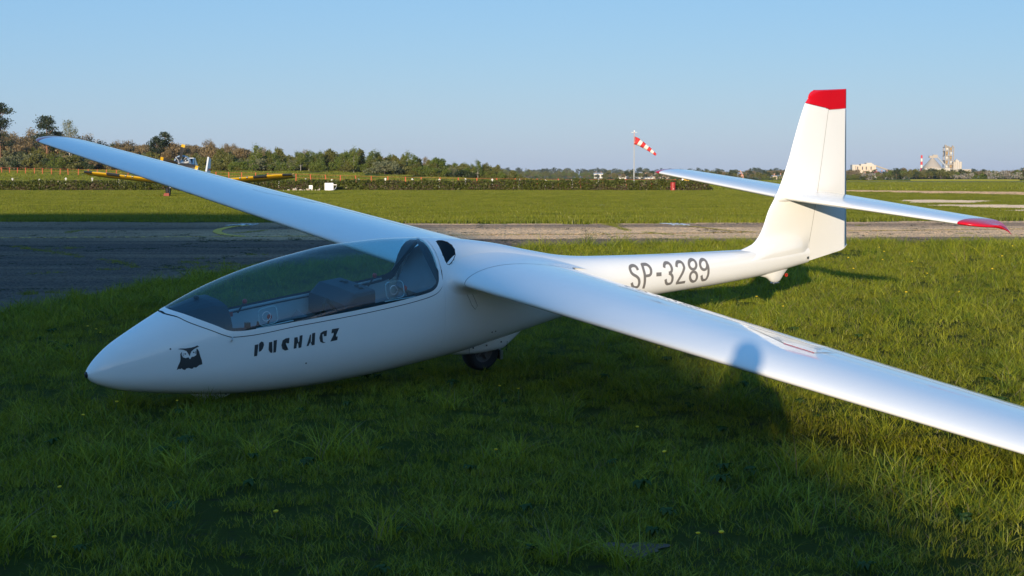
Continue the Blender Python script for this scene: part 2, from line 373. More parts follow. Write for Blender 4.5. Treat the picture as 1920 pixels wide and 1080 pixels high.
# ---- painted markings
YEL = pm('worn_yellow_paint', (.55, .36, .06), .9, vary=.4, scale=6); WHT = pm('worn_white_paint', (.7, .7, .68), .9, vary=.3, scale=6)
def ribbon(name, pts, wd, z, mat):
    """paint lying on the chippings: it takes up their relief"""
    b = MB(); rows = []; P = [np.array(pts[0], float)]
    for a, c in zip(pts[:-1], pts[1:]):
        a, c = np.array(a, float), np.array(c, float); k = max(1, int(np.hypot(*(c - a)) / .05)); P += [a + (c - a) * q / k for q in range(1, k + 1)]
    m_ = max(3, int(wd / .045)); r = np.random.default_rng(len(P))
    for i, p in enumerate(P):
        d = P[min(i + 1, len(P) - 1)] - P[max(i - 1, 0)]; d /= np.hypot(*d); nn = np.array([-d[1], d[0]]) * wd; rows.append([(p[0] + nn[0] * (q / m_ - .5), p[1] + nn[1] * (q / m_ - .5), z + .012 + r.random() * .018) for q in range(m_ + 1)])
    o = b.grid(rows, flip=True).build(name, mat); return tag(o, kind='structure')
def dens(pts, k=6):
    f = [pch(range(len(pts)), [p[i] for p in pts]) for i in (0, 1)]
    return [(float(f[0](t)), float(f[1](t))) for t in np.linspace(0, len(pts) - 1, (len(pts) - 1) * k + 1)]
ribbon('centre_line', dens([(-60, 36), (-30, 38.6), (-14, 40.5), (-7.1, 41.3), (-.9, 42.4), (2.2, 42.9), (7.6, 44.6), (15.9, 47.1), (45, 54)]), .17, .009, YEL)
ribbon('turn_line', dens([(-9.0, 50.6), (-9.3, 49.2), (-9.25, 47.3), (-9.0, 45.3), (-8.55, 43.5), (-8.05, 42.2), (-7.5, 41.45)]), .26, .010, YEL)
ribbon('turn_line', dens([(5.65, 50.8), (6.0, 49.7), (6.34, 47.8), (6.75, 45.6), (7.3, 44.7)]), .2, .010, YEL)
for a, b_, wd in [((-9.75, 50.5), (-9.35, 52.1), .14), ((-9.5, 51.9), (-8.9, 51.9), .5), ((-9.3, 50.9), (-8.85, 50.9), .35), ((5.25, 52.6), (5.9, 52.6), .55), ((5.5, 51.0), (6.1, 51.0), .5), ((5.5, 52.4), (5.62, 51.2), .15), ((5.95, 52.4), (6.0, 51.2), .15)]:
    ribbon('painted_mark', [a, b_], wd, .011, WHT)
# ---- field strips far right
CROP = pm('rapeseed_crop', (.22, .22, .03), 1, vary=.3, scale=.1, bump=1, bscale=2); FALLOW = pm('fallow_soil', (.20, .15, .085), 1, vary=.25, scale=.1, bump=1, bscale=2)
def raised_field(name, pts, h, mat):
    b = MB(); n = len(pts); b.add([(x, y, 0) for x, y in pts] + [(x, y, h) for x, y in pts], [tuple(range(n, 2 * n))] + [(i, (i + 1) % n, n + (i + 1) % n, n + i) for i in range(n)])
    o = b.build(name, mat); clean(o); return tag(o, kind='structure')
raised_field('rapeseed_field', [(146, 545), (186, 545), (196, 600), (152, 600)], .6, CROP)
raised_field('fallow_strip', [(60, 430), (260, 430), (300, 500), (60, 500)], .04, FALLOW)
# ---- bare earth in the foreground turf
EARTH = pm('bare_earth', (.10, .07, .05), 1, vary=.4, scale=14, bump=.8, bscale=50)
def mound(name, c, rx, ry, rot, h):
    b = MB(); rows = [[(c[0], c[1], h)] * 48]; rg = np.random.default_rng(3)
    for k in range(1, 13):
        r = k / 12; row = []
        for j in range(48):
            t = 2 * math.pi * j / 48; q = r * (1 + .22 * math.sin(3 * t + c[0]) + .12 * math.sin(7 * t + c[1]))
            x, y = q * rx * math.cos(t), q * ry * math.sin(t)
            row.append((c[0] + x * math.cos(rot) - y * math.sin(rot), c[1] + x * math.sin(rot) + y * math.cos(rot), h * (1 - r * r) + .004 + rg.random() * .012 * (1 - r)))
        rows.append(row)
    o = b.grid(rows, closed=True, flip=True).build(name, EARTH, smooth=True); clean(o); return tag(o, kind='structure')
EARTHS = [(.545, 6.63, .15, .125, .2), (-1.72, 6.9, .13, .10, .3), (-2.12, 6.5, .11, .10, .1), (-.98, 6.55, .10, .08, .4)]
for x, y, a, b_, rt in EARTHS[:1]: mound('bare_earth', (x, y), a, b_, rt, .006)

APR = pm('bounce_apron_concrete', (.52, .50, .47), .9, vary=.12, scale=.6, bump=.2, bscale=20)
tag(sheet('bounce_apron', [(-75, -54.5), (14, -54.5), (14, 1.8), (-75, 1.8)], .005, APR), kind='structure')  # unseen pale paving added behind the camera to bounce skylight onto the fuselage
# ---- hangar behind the photographer: its arched roof throws the big shadow
HG = empty('hangar', (-33.7, -55, 0))
tag(HG, 'big arched-roof hangar standing behind the camera, seen by its shadow', 'hangar')
prof = pch([0, 6.9, 11.5, 16.6, 25.3, 26.15, 28, 32.7], [14.45, 14.2, 13.07, 11.75, 7.88, 7.32, 6.2, 3.6])
arch = [(x, float(prof(abs(x)))) for x in np.linspace(-32.7, 32.7, 67)]
SIDING = pm('corrugated_siding', (.66, .67, .69), .6, vary=.08, scale=1.5, bump=.4, bscale=5); ROOFM = pm('roof_metal', (.30, .30, .31), .45, vary=.2)
b = MB(); rows = [[(x, 0, z), (x, 0, 0)] for x, z in arch]; b.grid(rows); b.build('front_wall', SIDING, HG)
b = MB(); b.grid([[(x, -38, z), (x, -38, 0)] for x, z in arch], flip=True); b.build('rear_wall', SIDING, HG)
b = MB(); b.grid([[(x, .25, z + .05), (x, -38.2, z + .05)] for x, z in arch]); b.grid([[(x, .25, z + .05), (x, .25, z - .15)] for x, z in arch]); b.build('roof', ROOFM, HG, smooth=True)
for sx in (-1, 1):
    b = MB(); b.box((sx * 32.7, -19, 1.8), (.2, 38.1, 3.6)); b.build('side_wall', SIDING, HG)
DOORM = pm('hangar_door_paint', (.66, .67, .69), .6, vary=.08)
for k in range(6):
    b = MB(); b.box((-15 + k * 6, .12 + .1 * (k % 2), 2.7), (5.9, .08, 5.4)); d = b.build('door', DOORM, HG)
    b = MB(); b.box((-12.6 + k * 6, .2 + .1 * (k % 2), 1.2), (.06, .08, .4)); b.build('handle', METAL, d)

# ================================================================== GLIDER
GREF = np.array([3.4, 0, -.514])
def gl(p): return tuple(np.array(p, float) - GREF)
Rm = Matrix.Rotation(.6741, 3, 'Z') @ Matrix.Rotation(-.0601, 3, 'Y') @ Matrix.Rotation(.1372, 3, 'X')
gloc = Vector((-.365, 12.54, .511)) + Rm @ Vector((0, 0, -.514))
GL = empty('glider', gloc, (.1372, -.0601, .6741))
tag(GL, 'white two-seat glider resting on one wingtip, red tail tips, owl emblem on its nose', 'glider')
TX=[0,.012,.04,.1,.182,.333,.511,.731,1.03,1.35,1.74,2.08,2.44,2.85,3.15,3.6,4.05,4.4,4.65,5.0,5.8,6.71,7.3,7.74]
TZ=[-.02,.012,.047,.105,.168,.25,.337,.437,.545,.628,.694,.732,.738,.72,.69,.615,.505,.428,.393,.364,.309,.258,.225,.2]
BX=[0,.012,.04,.1,.231,.435,.75,1.13,1.42,1.775,2.3,2.79,3.216,3.6,4.03,4.34,4.8,5.6,6.14,6.97,7.74]
BZ=[-.02,-.045,-.075,-.11,-.16,-.208,-.265,-.318,-.34,-.352,-.343,-.312,-.278,-.225,-.162,-.122,-.085,-.052,-.05,-.03,.035]
WX=[0,.012,.04,.1,.2,.4,.7,1.0,1.4,1.9,2.4,3.0,3.5,4.0,4.5,5.0,5.8,6.7,7.3,7.74]
WZ=[0.0,.032,.06,.095,.135,.19,.25,.295,.335,.36,.365,.355,.33,.29,.245,.21,.175,.14,.1,.052]
_t=pch(np.sqrt(TX),TZ); _b=pch(np.sqrt(BX),BZ); _w=pch(np.sqrt(WX),WZ); zcen=pch([0,1,2,3,4,5,6,7.74],[-.02,.02,.06,.1,.12,.135,.125,.115])
ztop=lambda x:float(_t(math.sqrt(max(x,0)))); zbot=lambda x:float(_b(math.sqrt(max(x,0)))); wid=lambda x:float(_w(math.sqrt(max(x,0))))
NE=2.25
def sec(x, ph, off=0.):
    """point of the fuselage skin at station x, angle ph (90 top, 0 side, -90 belly); side by sign of cos; off = distance proud of the skin"""
    c=float(zcen(x)); w_=wid(x); s,cs=math.sin(ph),math.cos(ph); h=(ztop(x)-c) if s>0 else (c-zbot(x))
    y=w_*math.copysign(abs(cs)**(2/NE),cs); z=c+h*math.copysign(abs(s)**(2/NE),s)
    if off:
        n=np.array([math.copysign(abs(y/max(w_,1e-4))**(NE-1),y)/max(w_,1e-4),math.copysign(abs((z-c)/max(h,1e-4))**(NE-1),z-c)/max(h,1e-4)]); n/=np.hypot(*n)+1e-9; y+=n[0]*off; z+=n[1]*off
    return (x,y,z)
def ang(x,z):
    c=float(zcen(x)); h=(ztop(x)-c) if z>c else (c-zbot(x)); q=min(1,abs(z-c)/h); return math.copysign(math.asin(q**(NE/2)),z-c)
def skin(x,z,off=.0015): # near (port, -y) side
    p=sec(x,math.pi-ang(x,z),off); return p
HP=math.pi/2
_zb=pch([.626,.68,.79,.913,.969,1.02,1.1,1.276,1.718,2.193,2.6,2.749,2.805,2.836,2.85],[.391,.375,.329,.273,.245,.232,.2285,.239,.265,.293,.328,.349,.377,.425,.50])
_zf=pch([.576,.64,.69,.869,.944,1.01,1.09,1.535,2.191,2.649,2.783,2.858,2.878,2.886],[.366,.352,.323,.242,.207,.186,.184,.216,.253,.293,.318,.366,.42,.5])
def phb(x): return HP if x<=.626 or x>2.85 else min(HP,ang(x,float(_zb(x))))
def phf(x,d=0.): return HP if x<=.576+d*.8 or x>2.886-d else min(HP,ang(x,float(_zf(x))+d))
xs=sorted(set([round(q,4) for q in list(.5*np.linspace(0,1,26)**2)+list(np.linspace(.5,1.2,40))+[.576,.5765,.626,.6265]+list(np.linspace(1.2,2.7,36))+list(np.linspace(2.7,2.9,60))+[2.85,2.8505,2.886,2.8865]+list(np.linspace(2.9,3.2,16))+list(np.linspace(3.2,7.74,70))]))
fus=MB()
for sd_ in (1,-1):
    rows=[]
    for x in xs:
        p0=phf(x); row=[]
        for k in range(41):
            ph=p0+(-HP-p0)*k/40; q=sec(max(x,1e-5),ph); row.append(gl((q[0],sd_*q[1],q[2])))
        rows.append(row)
    fus.grid(rows,flip=sd_<0)
last=[gl((7.74,s*sec(7.74,HP-math.pi*k/40)[1],sec(7.74,HP-math.pi*k/40)[2])) for s in (1,) for k in range(41)]
fo=fus.build('fuselage',GEL,GL,smooth=True); clean(fo,2e-5)
# openings for the two small rear side windows
RW=[(2.955,.703),(3.0,.7005),(3.045,.696),(3.083,.682),(3.1,.655),(3.098,.62),(3.075,.585),(3.04,.558),(3.01,.543),(2.985,.535),(2.965,.545),(2.95,.575),(2.938,.615),(2.932,.66),(2.938,.69)]
RW=[(2.962,.698),(3.0,.700),(3.045,.695),(3.078,.684),(3.094,.664),(3.092,.635),(3.072,.598),(3.035,.565),(3.0,.545),(2.975,.533),(2.955,.540),(2.945,.565),(2.94,.61),(2.945,.655),(2.952,.685)]
def pip(x,y,P):
    c=False; n=len(P); j=n-1
    for i in range(n):
        if (P[i][1]>y)!=(P[j][1]>y) and x<(P[j][0]-P[i][0])*(y-P[i][1])/(P[j][1]-P[i][1])+P[i][0]: c=not c
        j=i
    return c
bm=bmesh.new(); bm.from_mesh(fo.data)
cx,cz=np.mean([p[0] for p in RW]),np.mean([p[1] for p in RW]); big=[(cx+(x-cx)*1.25,min(cz+(z-cz)*1.2,.709)) for x,z in RW]
for s in (-1,1):
    dele=[]
    for f in bm.faces:
        c_=f.calc_center_median()+Vector(GREF)
        if c_.y*s>0 and pip(c_.x,c_.z,big): dele.append(f)
    be=set()
    ds=set(dele)
    for f in dele:
        for e in f.edges:
            if not all(q in ds for q in e.link_faces): be.add(e)
    bmesh.ops.delete(bm,geom=dele,context='FACES_ONLY')
    vv=[]
    for i in range(len(RW)):
        for t in (0,.5):
            a,b_=RW[i],RW[(i+1)%len(RW)]; x=a[0]+(b_[0]-a[0])*t; z=a[1]+(b_[1]-a[1])*t
            q=skin(x,z,0); vv.append(bm.verts.new(gl((q[0],s*abs(q[1]),q[2]))))
    ne=[bm.edges.new((vv[i],vv[(i+1)%len(vv)])) for i in range(len(vv))]
    r=bmesh.ops.triangle_fill(bm,use_beauty=True,edges=list(be)+ne)
    inner=[]
    for f in [q for q in r['geom'] if isinstance(q,bmesh.types.BMFace)]:
        if all(v in vv for v in f.verts):
            c_=f.calc_center_median()+Vector(GREF)
            if pip(c_.x,c_.z,RW): inner.append(f)
        f.smooth=True
    bmesh.ops.delete(bm,geom=inner,context='FACES_ONLY')
lv=[v for v in bm.verts if not v.link_faces]; bmesh.ops.delete(bm,geom=lv,context='VERTS')
bmesh.ops.recalc_face_normals(bm,faces=bm.faces); bm.to_mesh(fo.data); bm.free()
for s in (-1,1):
    b=MB(); vs_=[]
    for i in range(len(RW)):
        q=skin(*RW[i],-.004); vs_.append(gl((q[0],s*abs(q[1]),q[2])))
    q=skin(cx,cz,-.003); vs_.append(gl((q[0],s*abs(q[1]),q[2]))); n=len(RW)
    b.add(vs_,[(i,(i+1)%n,n) for i in range(n)]); w_=b.build('rear_window',GLASSD if s<0 else GLASSW,GL,smooth=True)
    b=MB(); b.tube([vs_[i] for i in range(n)]+[vs_[0]],.005,6,cap=False); b.build('window_seal',SEAL,w_)
# canopy: glass, frame, inner frame, seal
cxs=[x for x in xs if .626<=x<=2.8501]
gm=MB(); gm.grid([[gl(sec(x,phb(x)+(math.pi-2*phb(x))*k/40,.0)) for k in range(41)] for x in cxs])
can=gm.build('canopy',GLASS,GL,smooth=True); clean(can,2e-5)
def band(f0,f1,x0,x1,off,nrow,both=True):
    b=MB()
    for s in (1,-1):
        rows=[]
        for x in [q for q in xs if x0<=q<=x1]:
            a,c=f0(x),f1(x); row=[]
            for k in range(nrow+1):
                q=sec(x,a+(c-a)*k/nrow,off); row.append(gl((q[0],s*q[1],q[2])))
            rows.append(row)
        b.grid(rows,flip=s<0)
    return b
o=band(phb,lambda x:phf(x,.006),.584,2.8795,.0025,6).build('canopy_frame',GEL,can,smooth=True); clean(o,2e-5)
def phb2(x,d): return HP if x<=.626+d or x>2.85-d else min(HP,ang(x,float(_zb(x))+d))
o=band(lambda x:phb2(x,.022),lambda x:phf(x,.002),.6,2.886,-.016,6).build('inner_frame',HOOD,can,smooth=True); clean(o,2e-5)
o=band(lambda x:min(HP,phf(x,.03)),lambda x:phf(x,-.02) if .56<x<2.886 else HP,.56,2.9,-.009,4).build('canopy_seal',SEAL,GL,smooth=True); clean(o,2e-5)
b=MB(); 
q0=skin(1.005,.19,.004); q1=skin(.985,.158,.012)
b.tube([gl(q0),gl(((q0[0]+q1[0])/2,q1[1]-.004,(q0[2]+q1[2])/2)),gl(q1)],.006,8); b.build('canopy_latch',METAL,can)
# nose hook opening
b=MB(); b.lathe([(0,-.0045),(.018,-.004),(.024,.004),(.02,.012)],16,gl((0,0,-.02)),'X'); b.build('tow_hook_opening',BLACK,GL,smooth=True)
# ---- cockpit
b=MB(); prof_y=[(0,.435),(.07,.432),(.14,.42),(.2,.4),(.235,.34),(.26,.27),(.27,.22)]
rows=[]
for x in (.66,.74,.82,.9,.95,.98):
    k=(x-.66)/.32; row=[]
    for s in (-1,1):
        it=prof_y[::-1] if s<0 else prof_y[1:]
        for y,z in it:
            zz=(.385+.055*min(1,k*1.4))*(1)+(z-.435)*(.35+.65*k); row.append(gl((x+.04*abs(y)/.27,s*y*(.5+.5*k),min(zz,ztop(x)-.015))))
    rows.append(row)
rows.append([(p[0]-.05,p[1]*.96,p[2]-.012) for p in rows[-1]]); rows.append([(p[0]-.06,p[1]*.9,gl((0,0,.05))[2]) for p in rows[-1]])
h1=b.grid(rows).build('front_instrument_hood',HOOD,GL,smooth=False); clean(h1)
b=MB(); b.lathe([(0,.0),(.018,0),(.022,.012),(.016,.024),(0,.026)],12,gl((.86,.0,.438))); b.build('compass',BLACK,h1,smooth=True)
b=MB(); prof2=[(1.985,.15),(1.985,.31),(2.075,.392),(2.26,.405),(2.262,.15)]
rows=[]
for y,dz in [(-.272,-.03),(-.262,-.006),(-.24,0),(0,.004),(.24,0),(.262,-.006),(.272,-.03)]:
    rows.append([gl((x,y,z+dz if z>.2 else z)) for x,z in prof2])
for k_ in (0,-1): b.add([rows[k_][i] for i in range(len(prof2))]+[],[tuple(range(len(prof2)))])
h2=b.grid(rows).build('rear_instrument_hood',HOOD,GL); clean(h2)
for y,x in ((.12,2.2),(.06,2.2),(-.1,2.2),(-.16,2.2)):
    b=MB(); b.lathe([(0,0),(.022,0),(.022,.006),(.016,.006),(.015,.002),(0,.002)],14,gl((x,y,.411-.0 if abs(y)<.11 else .404))); b.build('vent_hole',BLACK,h2)
# tub: side linings, floor, seats
for s in (-1,1):
    b=MB(); b.grid([[gl((x,s*(wid(x)-.025),float(_zb(x))-.03)),gl((x,s*(wid(x)-.05),.1)),gl((x,s*(wid(x)-.10),-.1))] for x in np.linspace(.95,2.8,24)],flip=s<0)
    b.build('side_lining',LINER,GL,smooth=True)
    b=MB(); b.tube([gl((x,s*(wid(x)-.03),float(_zb(x))-.01)) for x in np.linspace(1.08,2.72,16)],.011,8); b.build('side_rail',BLACK if s<0 else LINER,GL,smooth=True)
b=MB(); b.grid([[gl((x,-q_*(abs(skin(x,-.12,0)[1])-.03),-.12)) for q_ in (1,-1)] for x in np.linspace(.9,2.85,12)],flip=True); b.build('cockpit_floor',LINER,GL)
SEATM=pm('seat_shell',(.20,.22,.25),.7,vary=.15)
def seat(x0,x1,ztp):
    b=MB(); rows=[]
    for x,z in [(x0,-.04),(x0+.15,-.07),(x0+.32,-.09),(x0+.40,-.06),(x1-.08,ztp-.12),(x1,ztp)]:
        rows.append([gl((x,y*.23,z+.02*abs(y)**3)) for y in np.linspace(-1,1,9)])
    return b.grid(rows,flip=True).build('seat',SEATM,GL,smooth=True)
seat(1.15,1.85,.17); seat(2.30,2.84,.22)
b=MB(); b.grid([[gl((2.82,y,.27)),gl((2.9,y*.96,.45)),gl((2.94,y*.8,.58)),gl((2.97,y*.3,.66))] for y in np.linspace(-.27,.27,9)]); b.build('seat_back',SEATM,GL,smooth=True)
b=MB(); b.grid([[gl(sec(3.42,HP-math.pi*2*k/40,-.004)),gl((3.42,0,.2))] for k in range(41)]); b.build('bulkhead',LINER,GL)
def lever(px,py,pz,dx=.05,s=1):
    b=MB(); b.tube([gl((px-dx,py+.02*s,pz-.09)),gl((px,py,pz))],.007,8); l=b.build('lever',BLACK,GL)
    b=MB(); b.lathe([(0,-.02),(.012,-.018),(.019,-.008),(.019,.006),(.012,.017),(0,.02)],12,gl((px,py,pz))); b.build('knob',KNOB,l,smooth=True)
lever(1.40,.25,.304); lever(1.333,-.25,.297,.03,-1); lever(2.60,.25,.385); lever(2.556,-.25,.383,-.03,-1)
b=MB(); b.tube([gl((1.3,0,-.1)),gl((1.36,0,.1)),gl((1.38,0,.2))],.011,8); b.build('control_stick',BLACK,GL)
b=MB(); b.tube([gl((2.42,0,-.1)),gl((2.46,0,.1)),gl((2.47,0,.2))],.011,8); b.build('control_stick',BLACK,GL)
PLAC=pm('red_placard',(.5,.06,.05),.5)
for x in (1.27,2.45):
    b=MB(); b.box(gl((x,.285+(x>2)*.03,.205+(x>2)*.07)),(.09,.004,.035)); b.build('placard',PLAC,GL)
# clear sliding vents with tubular rims on the port canopy side
def vent(x,z,rx,rz):
    pts=[]
    for k in range(29):
        t=2*math.pi*k/28; e=.45
        pts.append(gl(sec(x+rx*math.copysign(abs(math.cos(t))**e,math.cos(t)),math.pi-ang(x,z+rz*math.copysign(abs(math.sin(t))**e,math.sin(t))),-.008)))
    b=MB(); b.tube(pts,.0035,6,cap=False); v=b.build('sliding_vent',GLASSW2,can,smooth=True)
    pts=[gl(sec(x-.02+.033*math.cos(t),math.pi-ang(x,z+.033*math.sin(t)),.004)) for t in np.linspace(0,2*math.pi,19)]
    b=MB(); b.tube(pts,.003,6,cap=False); b.build('scoop_ring',GLASSW2,v,smooth=True)
    b=MB(); b.tube([gl(sec(x-.1+i*.02,math.pi-ang(x,z-rz-.012),-.012)) for i in range(16)],.005,6); b.build('vent_rail',GLASSW2,v)
GLASSW2=pm('milky_acrylic',(.62,.68,.72),.2)
vent(1.30,.318,.075,.062); vent(2.41,.40,.085,.065)
BELT=pm('belt_webbing',(.02,.02,.022),.8)
b=MB(); b.tube([gl((1.78,-.27,.26)),gl((1.80,-.25,.33)),gl((1.86,-.2,.36)),gl((1.95,-.2,.25))],.014,6); b.build('seat_belt',BELT,GL)
b=MB(); b.box(gl((1.14,-.265,.255)),(.035,.03,.05)); b.build('buckle',BLACK,GL); 
b=MB(); b.box(gl((1.775,-.28,.27)),(.04,.03,.05)); b.build('buckle',BLACK,GL)
# ---- aerofoils
def foil(t,m=.0295,p=.4,n=34,f0=0.,f1=1.):
    """closed-ish loop of (x,z) from trailing upper, round the nose, to trailing lower, limited to chord fractions f0..f1"""
    be=np.linspace(0,math.pi,n); x=(1-np.cos(be))/2
    def yt(x): return 5*t*(.2969*np.sqrt(x)-.126*x-.3516*x**2+.2843*x**3-.1036*x**4)
    def yc(x): return np.where(x<p,m/p**2*(2*p*x-x*x),m/(1-p)**2*((1-2*p)+2*p*x-x*x)) if m else 0*x
    if f0==0:
        x=x*f1; up=list(zip(x[::-1],(yc(x)+yt(x))[::-1])); lo=list(zip(x[1:],(yc(x)-yt(x))[1:])); return up+lo
    x=f0+(f1-f0)*np.linspace(0,1,12)
    up=list(zip(x[::-1],(yc(x)+yt(x))[::-1])); lo=list(zip(x,(yc(x)-yt(x)))); return up+lo
BH=8.335
def wparams(y):
    k=y/BH; le=3.005+(2.809-3.005)*k; te=4.225+(3.39-4.225)*k; z=.403+.0185*y
    return le,te,z
def wsec(y,s,f0=0.,f1=1.,grow=0.,ext=0.,droop=0.):
    le,te,z=wparams(y); c=te-le; t=.1444-.031*y/BH
    if y>8.0:
        q=(y-8.0)/.335; sh=1-math.sqrt(max(0,1-q*q)); le+=sh*c*.42; te-=sh*c*.22; c=te-le; t*=1-.55*q*q
    tw=.0043+.0181*y/BH; pts=[]
    F=foil(t,f0=f0,f1=f1)
    if s<0 and y>5.6: z+=.028*(y-5.6)**1.3      # the loaded tip flexes where it rests on the ground
    for i,(a,b_) in enumerate(F):
        x,zz=a*c,b_*c
        if grow:
            p0=F[max(i-1,0)]; p1=F[min(i+1,len(F)-1)]; d=np.array([p1[0]-p0[0],p1[1]-p0[1]]); d/=np.hypot(*d)+1e-9
            g_=grow*(1-a**5); x+=d[1]*g_; zz+=-d[0]*g_
            e_=max(0,(a-.55)/.45)**1.6; x+=ext*e_; zz-=ext*.40*e_
        X=x*math.cos(tw)+zz*math.sin(tw); Z=-x*math.sin(tw)+zz*math.cos(tw)
        pts.append(gl((le+X,s*y,z+Z-droop)))
    return pts
HF=.77
for s in (-1,1):
    side='wing'
    ysp=list(np.linspace(.46,8.0,46)); 
    W=MB(); W.grid([wsec(y,s,0,HF) for y in ysp],flip=s>0)
    # rear closing face
    for y0,y1 in zip(ysp[:-1],ysp[1:]):
        a=wsec(y0,s,0,HF); c=wsec(y1,s,0,HF); W.add([a[0],a[-1],c[-1],c[0]],[(0,1,2,3)])
    wo_=W.build('wing',GEL,GL,smooth=True); clean(wo_,2e-5)
    bm=bmesh.new(); bm.from_mesh(wo_.data)
    for e in bm.edges:
        if len(e.link_faces)==2 and e.calc_face_angle(0)>.9: e.smooth=False
    bm.to_mesh(wo_.data); bm.free()
    # fairing: a rounded fillet that leaves the wing skin and runs out tangent to the fuselage side
    def fside(x,z):
        x=min(max(x,.05),7.6); c=float(zcen(x)); h=(ztop(x)-c) if z>c else (c-zbot(x)); q=min(1,abs(z-c)/h); return wid(x)*max(0,1-q**NE)**(1/NE)
    base=[np.array(q)+GREF for q in wsec(.457,s,0,1)]; fr_=[q[0] for q in foil(.14)]; nB=len(base); cols=[]
    for i,P0 in enumerate(base):
        d=base[min(i+1,nB-1)]-base[max(i-1,0)]; nn=np.array([d[2],-d[0]]); nn/=np.hypot(*nn)+1e-9; a=fr_[i]; e_=max(0,(a-.5)/.5)**1.6
        rr=.115*(1-.55*a**3); x1,z1=P0[0]+.10*e_,P0[2]-.02*e_; x2,z2=P0[0]+nn[0]*rr+.44*e_,P0[2]+nn[1]*rr*(1-.5*e_)-.13*e_; z2=min(z2,ztop(x2)-.012); z1=min(z1,ztop(x1)-.012)
        P1=np.array([x1,s*(fside(x1,z1)+.0),z1]); P2=np.array([x2,s*(fside(x2,z2)-.004),z2])
        if abs(P1[1])>.44: P1[1]=s*.44
        cols.append([gl((1-t)**2*P0+2*t*(1-t)*P1+t*t*P2) for t in np.linspace(0,1,12)])
    Fr=MB(); Fr.grid([[c_[k] for c_ in cols] for k in range(12)],flip=s<0); fo2=Fr.build('wing_fairing',GEL,GL,smooth=True); clean(fo2,2e-5)
    # rear panels: fixed root panel, inner panel, aileron, outer fixed end
    for nm,y0,y1 in (('root_panel',.46,1.34),('inner_panel',1.352,3.44),('aileron',3.455,7.9),('outer_panel',7.912,8.0)):
        m_=MB(); yy=np.linspace(y0,y1,max(2,int((y1-y0)*5)+2)); f0=HF+(.004 if nm in('inner_panel','aileron') else 0.0002)
        m_.grid([wsec(y,s,f0,1) for y in yy],closed=True,flip=s>0)
        for y,fl in ((y0,0),(y1,1)):
            L_=wsec(y,s,f0,1); m_.add(L_,[tuple(range(len(L_)))])
        o=m_.build(nm,GEL,wo_,smooth=False); clean(o,2e-5)
        bm=bmesh.new(); bm.from_mesh(o.data)
        for f in bm.faces: f.smooth=len(f.verts)<=4
        for e in bm.edges:
            if len(e.link_faces)==2 and e.calc_face_angle(0)>.6: e.smooth=False
        bm.to_mesh(o.data); bm.free()
    # dark tape line along the hinge
    m_=MB(); rows=[]
    for y in np.linspace(1.36,7.9,40):
        a=np.array(wsec(y,s,0,HF)[0]); c=np.array(wsec(y,s,0,HF-.008)[0]); d=(a-c); rows.append([tuple(a-d*.3+np.array([0,0,.0012])),tuple(a+d*.6+np.array([0,0,.0008]))])
    m_.grid(rows,flip=s<0).build('hinge_gap',SEAL,wo_)
    # red tip cap
    m_=MB(); m_.grid([wsec(y,s) for y in list(np.linspace(8.001,8.3,12))+[8.315,8.327,8.333]],flip=s>0); L_=wsec(8.333,s); m_.add(L_,[tuple(range(len(L_)))])
    o=m_.build('wing_tip',REDP,wo_,smooth=True); clean(o,2e-5); tag(o,'red wingtip cap')
    # air brake paddle lifted a little from the upper skin
    def up(y,f,h): # point above the upper skin
        le,te,z=wparams(y); F=foil(.1444-.031*y/BH,n=60); F=F[:60]; a=min(F,key=lambda q:abs(q[0]-f)); c=te-le; tw=.0043+.0181*y/BH
        fa=f*c; zz=np.interp(f,[q[0] for q in F[::-1]],[q[1] for q in F[::-1]])*c
        return gl((le+fa*math.cos(tw)+zz*math.sin(tw),s*y,z-fa*math.sin(tw)+zz*math.cos(tw)+h))
    m_=MB(); rt=[]; 
    for y,f,h in ((2.9,.70,.0015),(3.05,.66,.002),(3.25,.585,.003),(3.44,.505,.0035),(3.58,.50,.0035),(3.72,.50,.0035)): 
        if s>0: h=.0012
        rt.append([up(y,f,h),up(y,(f+.735)/2,h),up(y,.735,.003)])
    m_.grid(rt,flip=s<0)
    ab=m_.build('air_brake',GEL,wo_); 
    if s>0: continue
    m_=MB(); m_.tube([up(y,f-.002,h) for y,f,h in ((3.44,.503,.004),(3.58,.498,.004),(3.72,.498,.004))],.0013,6); m_.build('red_edge',REDP,ab)
# dark seam where the wing meets its fairing
for s in (-1,1):
    m_=MB(); L_=wsec(.4585,s,0,1); off=[np.array(p) for p in L_]; cen=np.mean(off,axis=0); 
    pts=[]
    for i,p in enumerate(off):
        d=off[min(i+1,len(off)-1)]-off[max(i-1,0)]; nn=np.array([-d[2],0,d[0]]); nn/=np.linalg.norm(nn)+1e-9
        if nn@(p-cen)<0: nn=-nn
        pts.append((p+nn*.0008))
    m_.grid([[tuple(p+np.array([0,-.0028*1,0])),tuple(p+np.array([0,.0028,0]))] for p in pts]); m_.build('wing_joint',SEAL,GL)
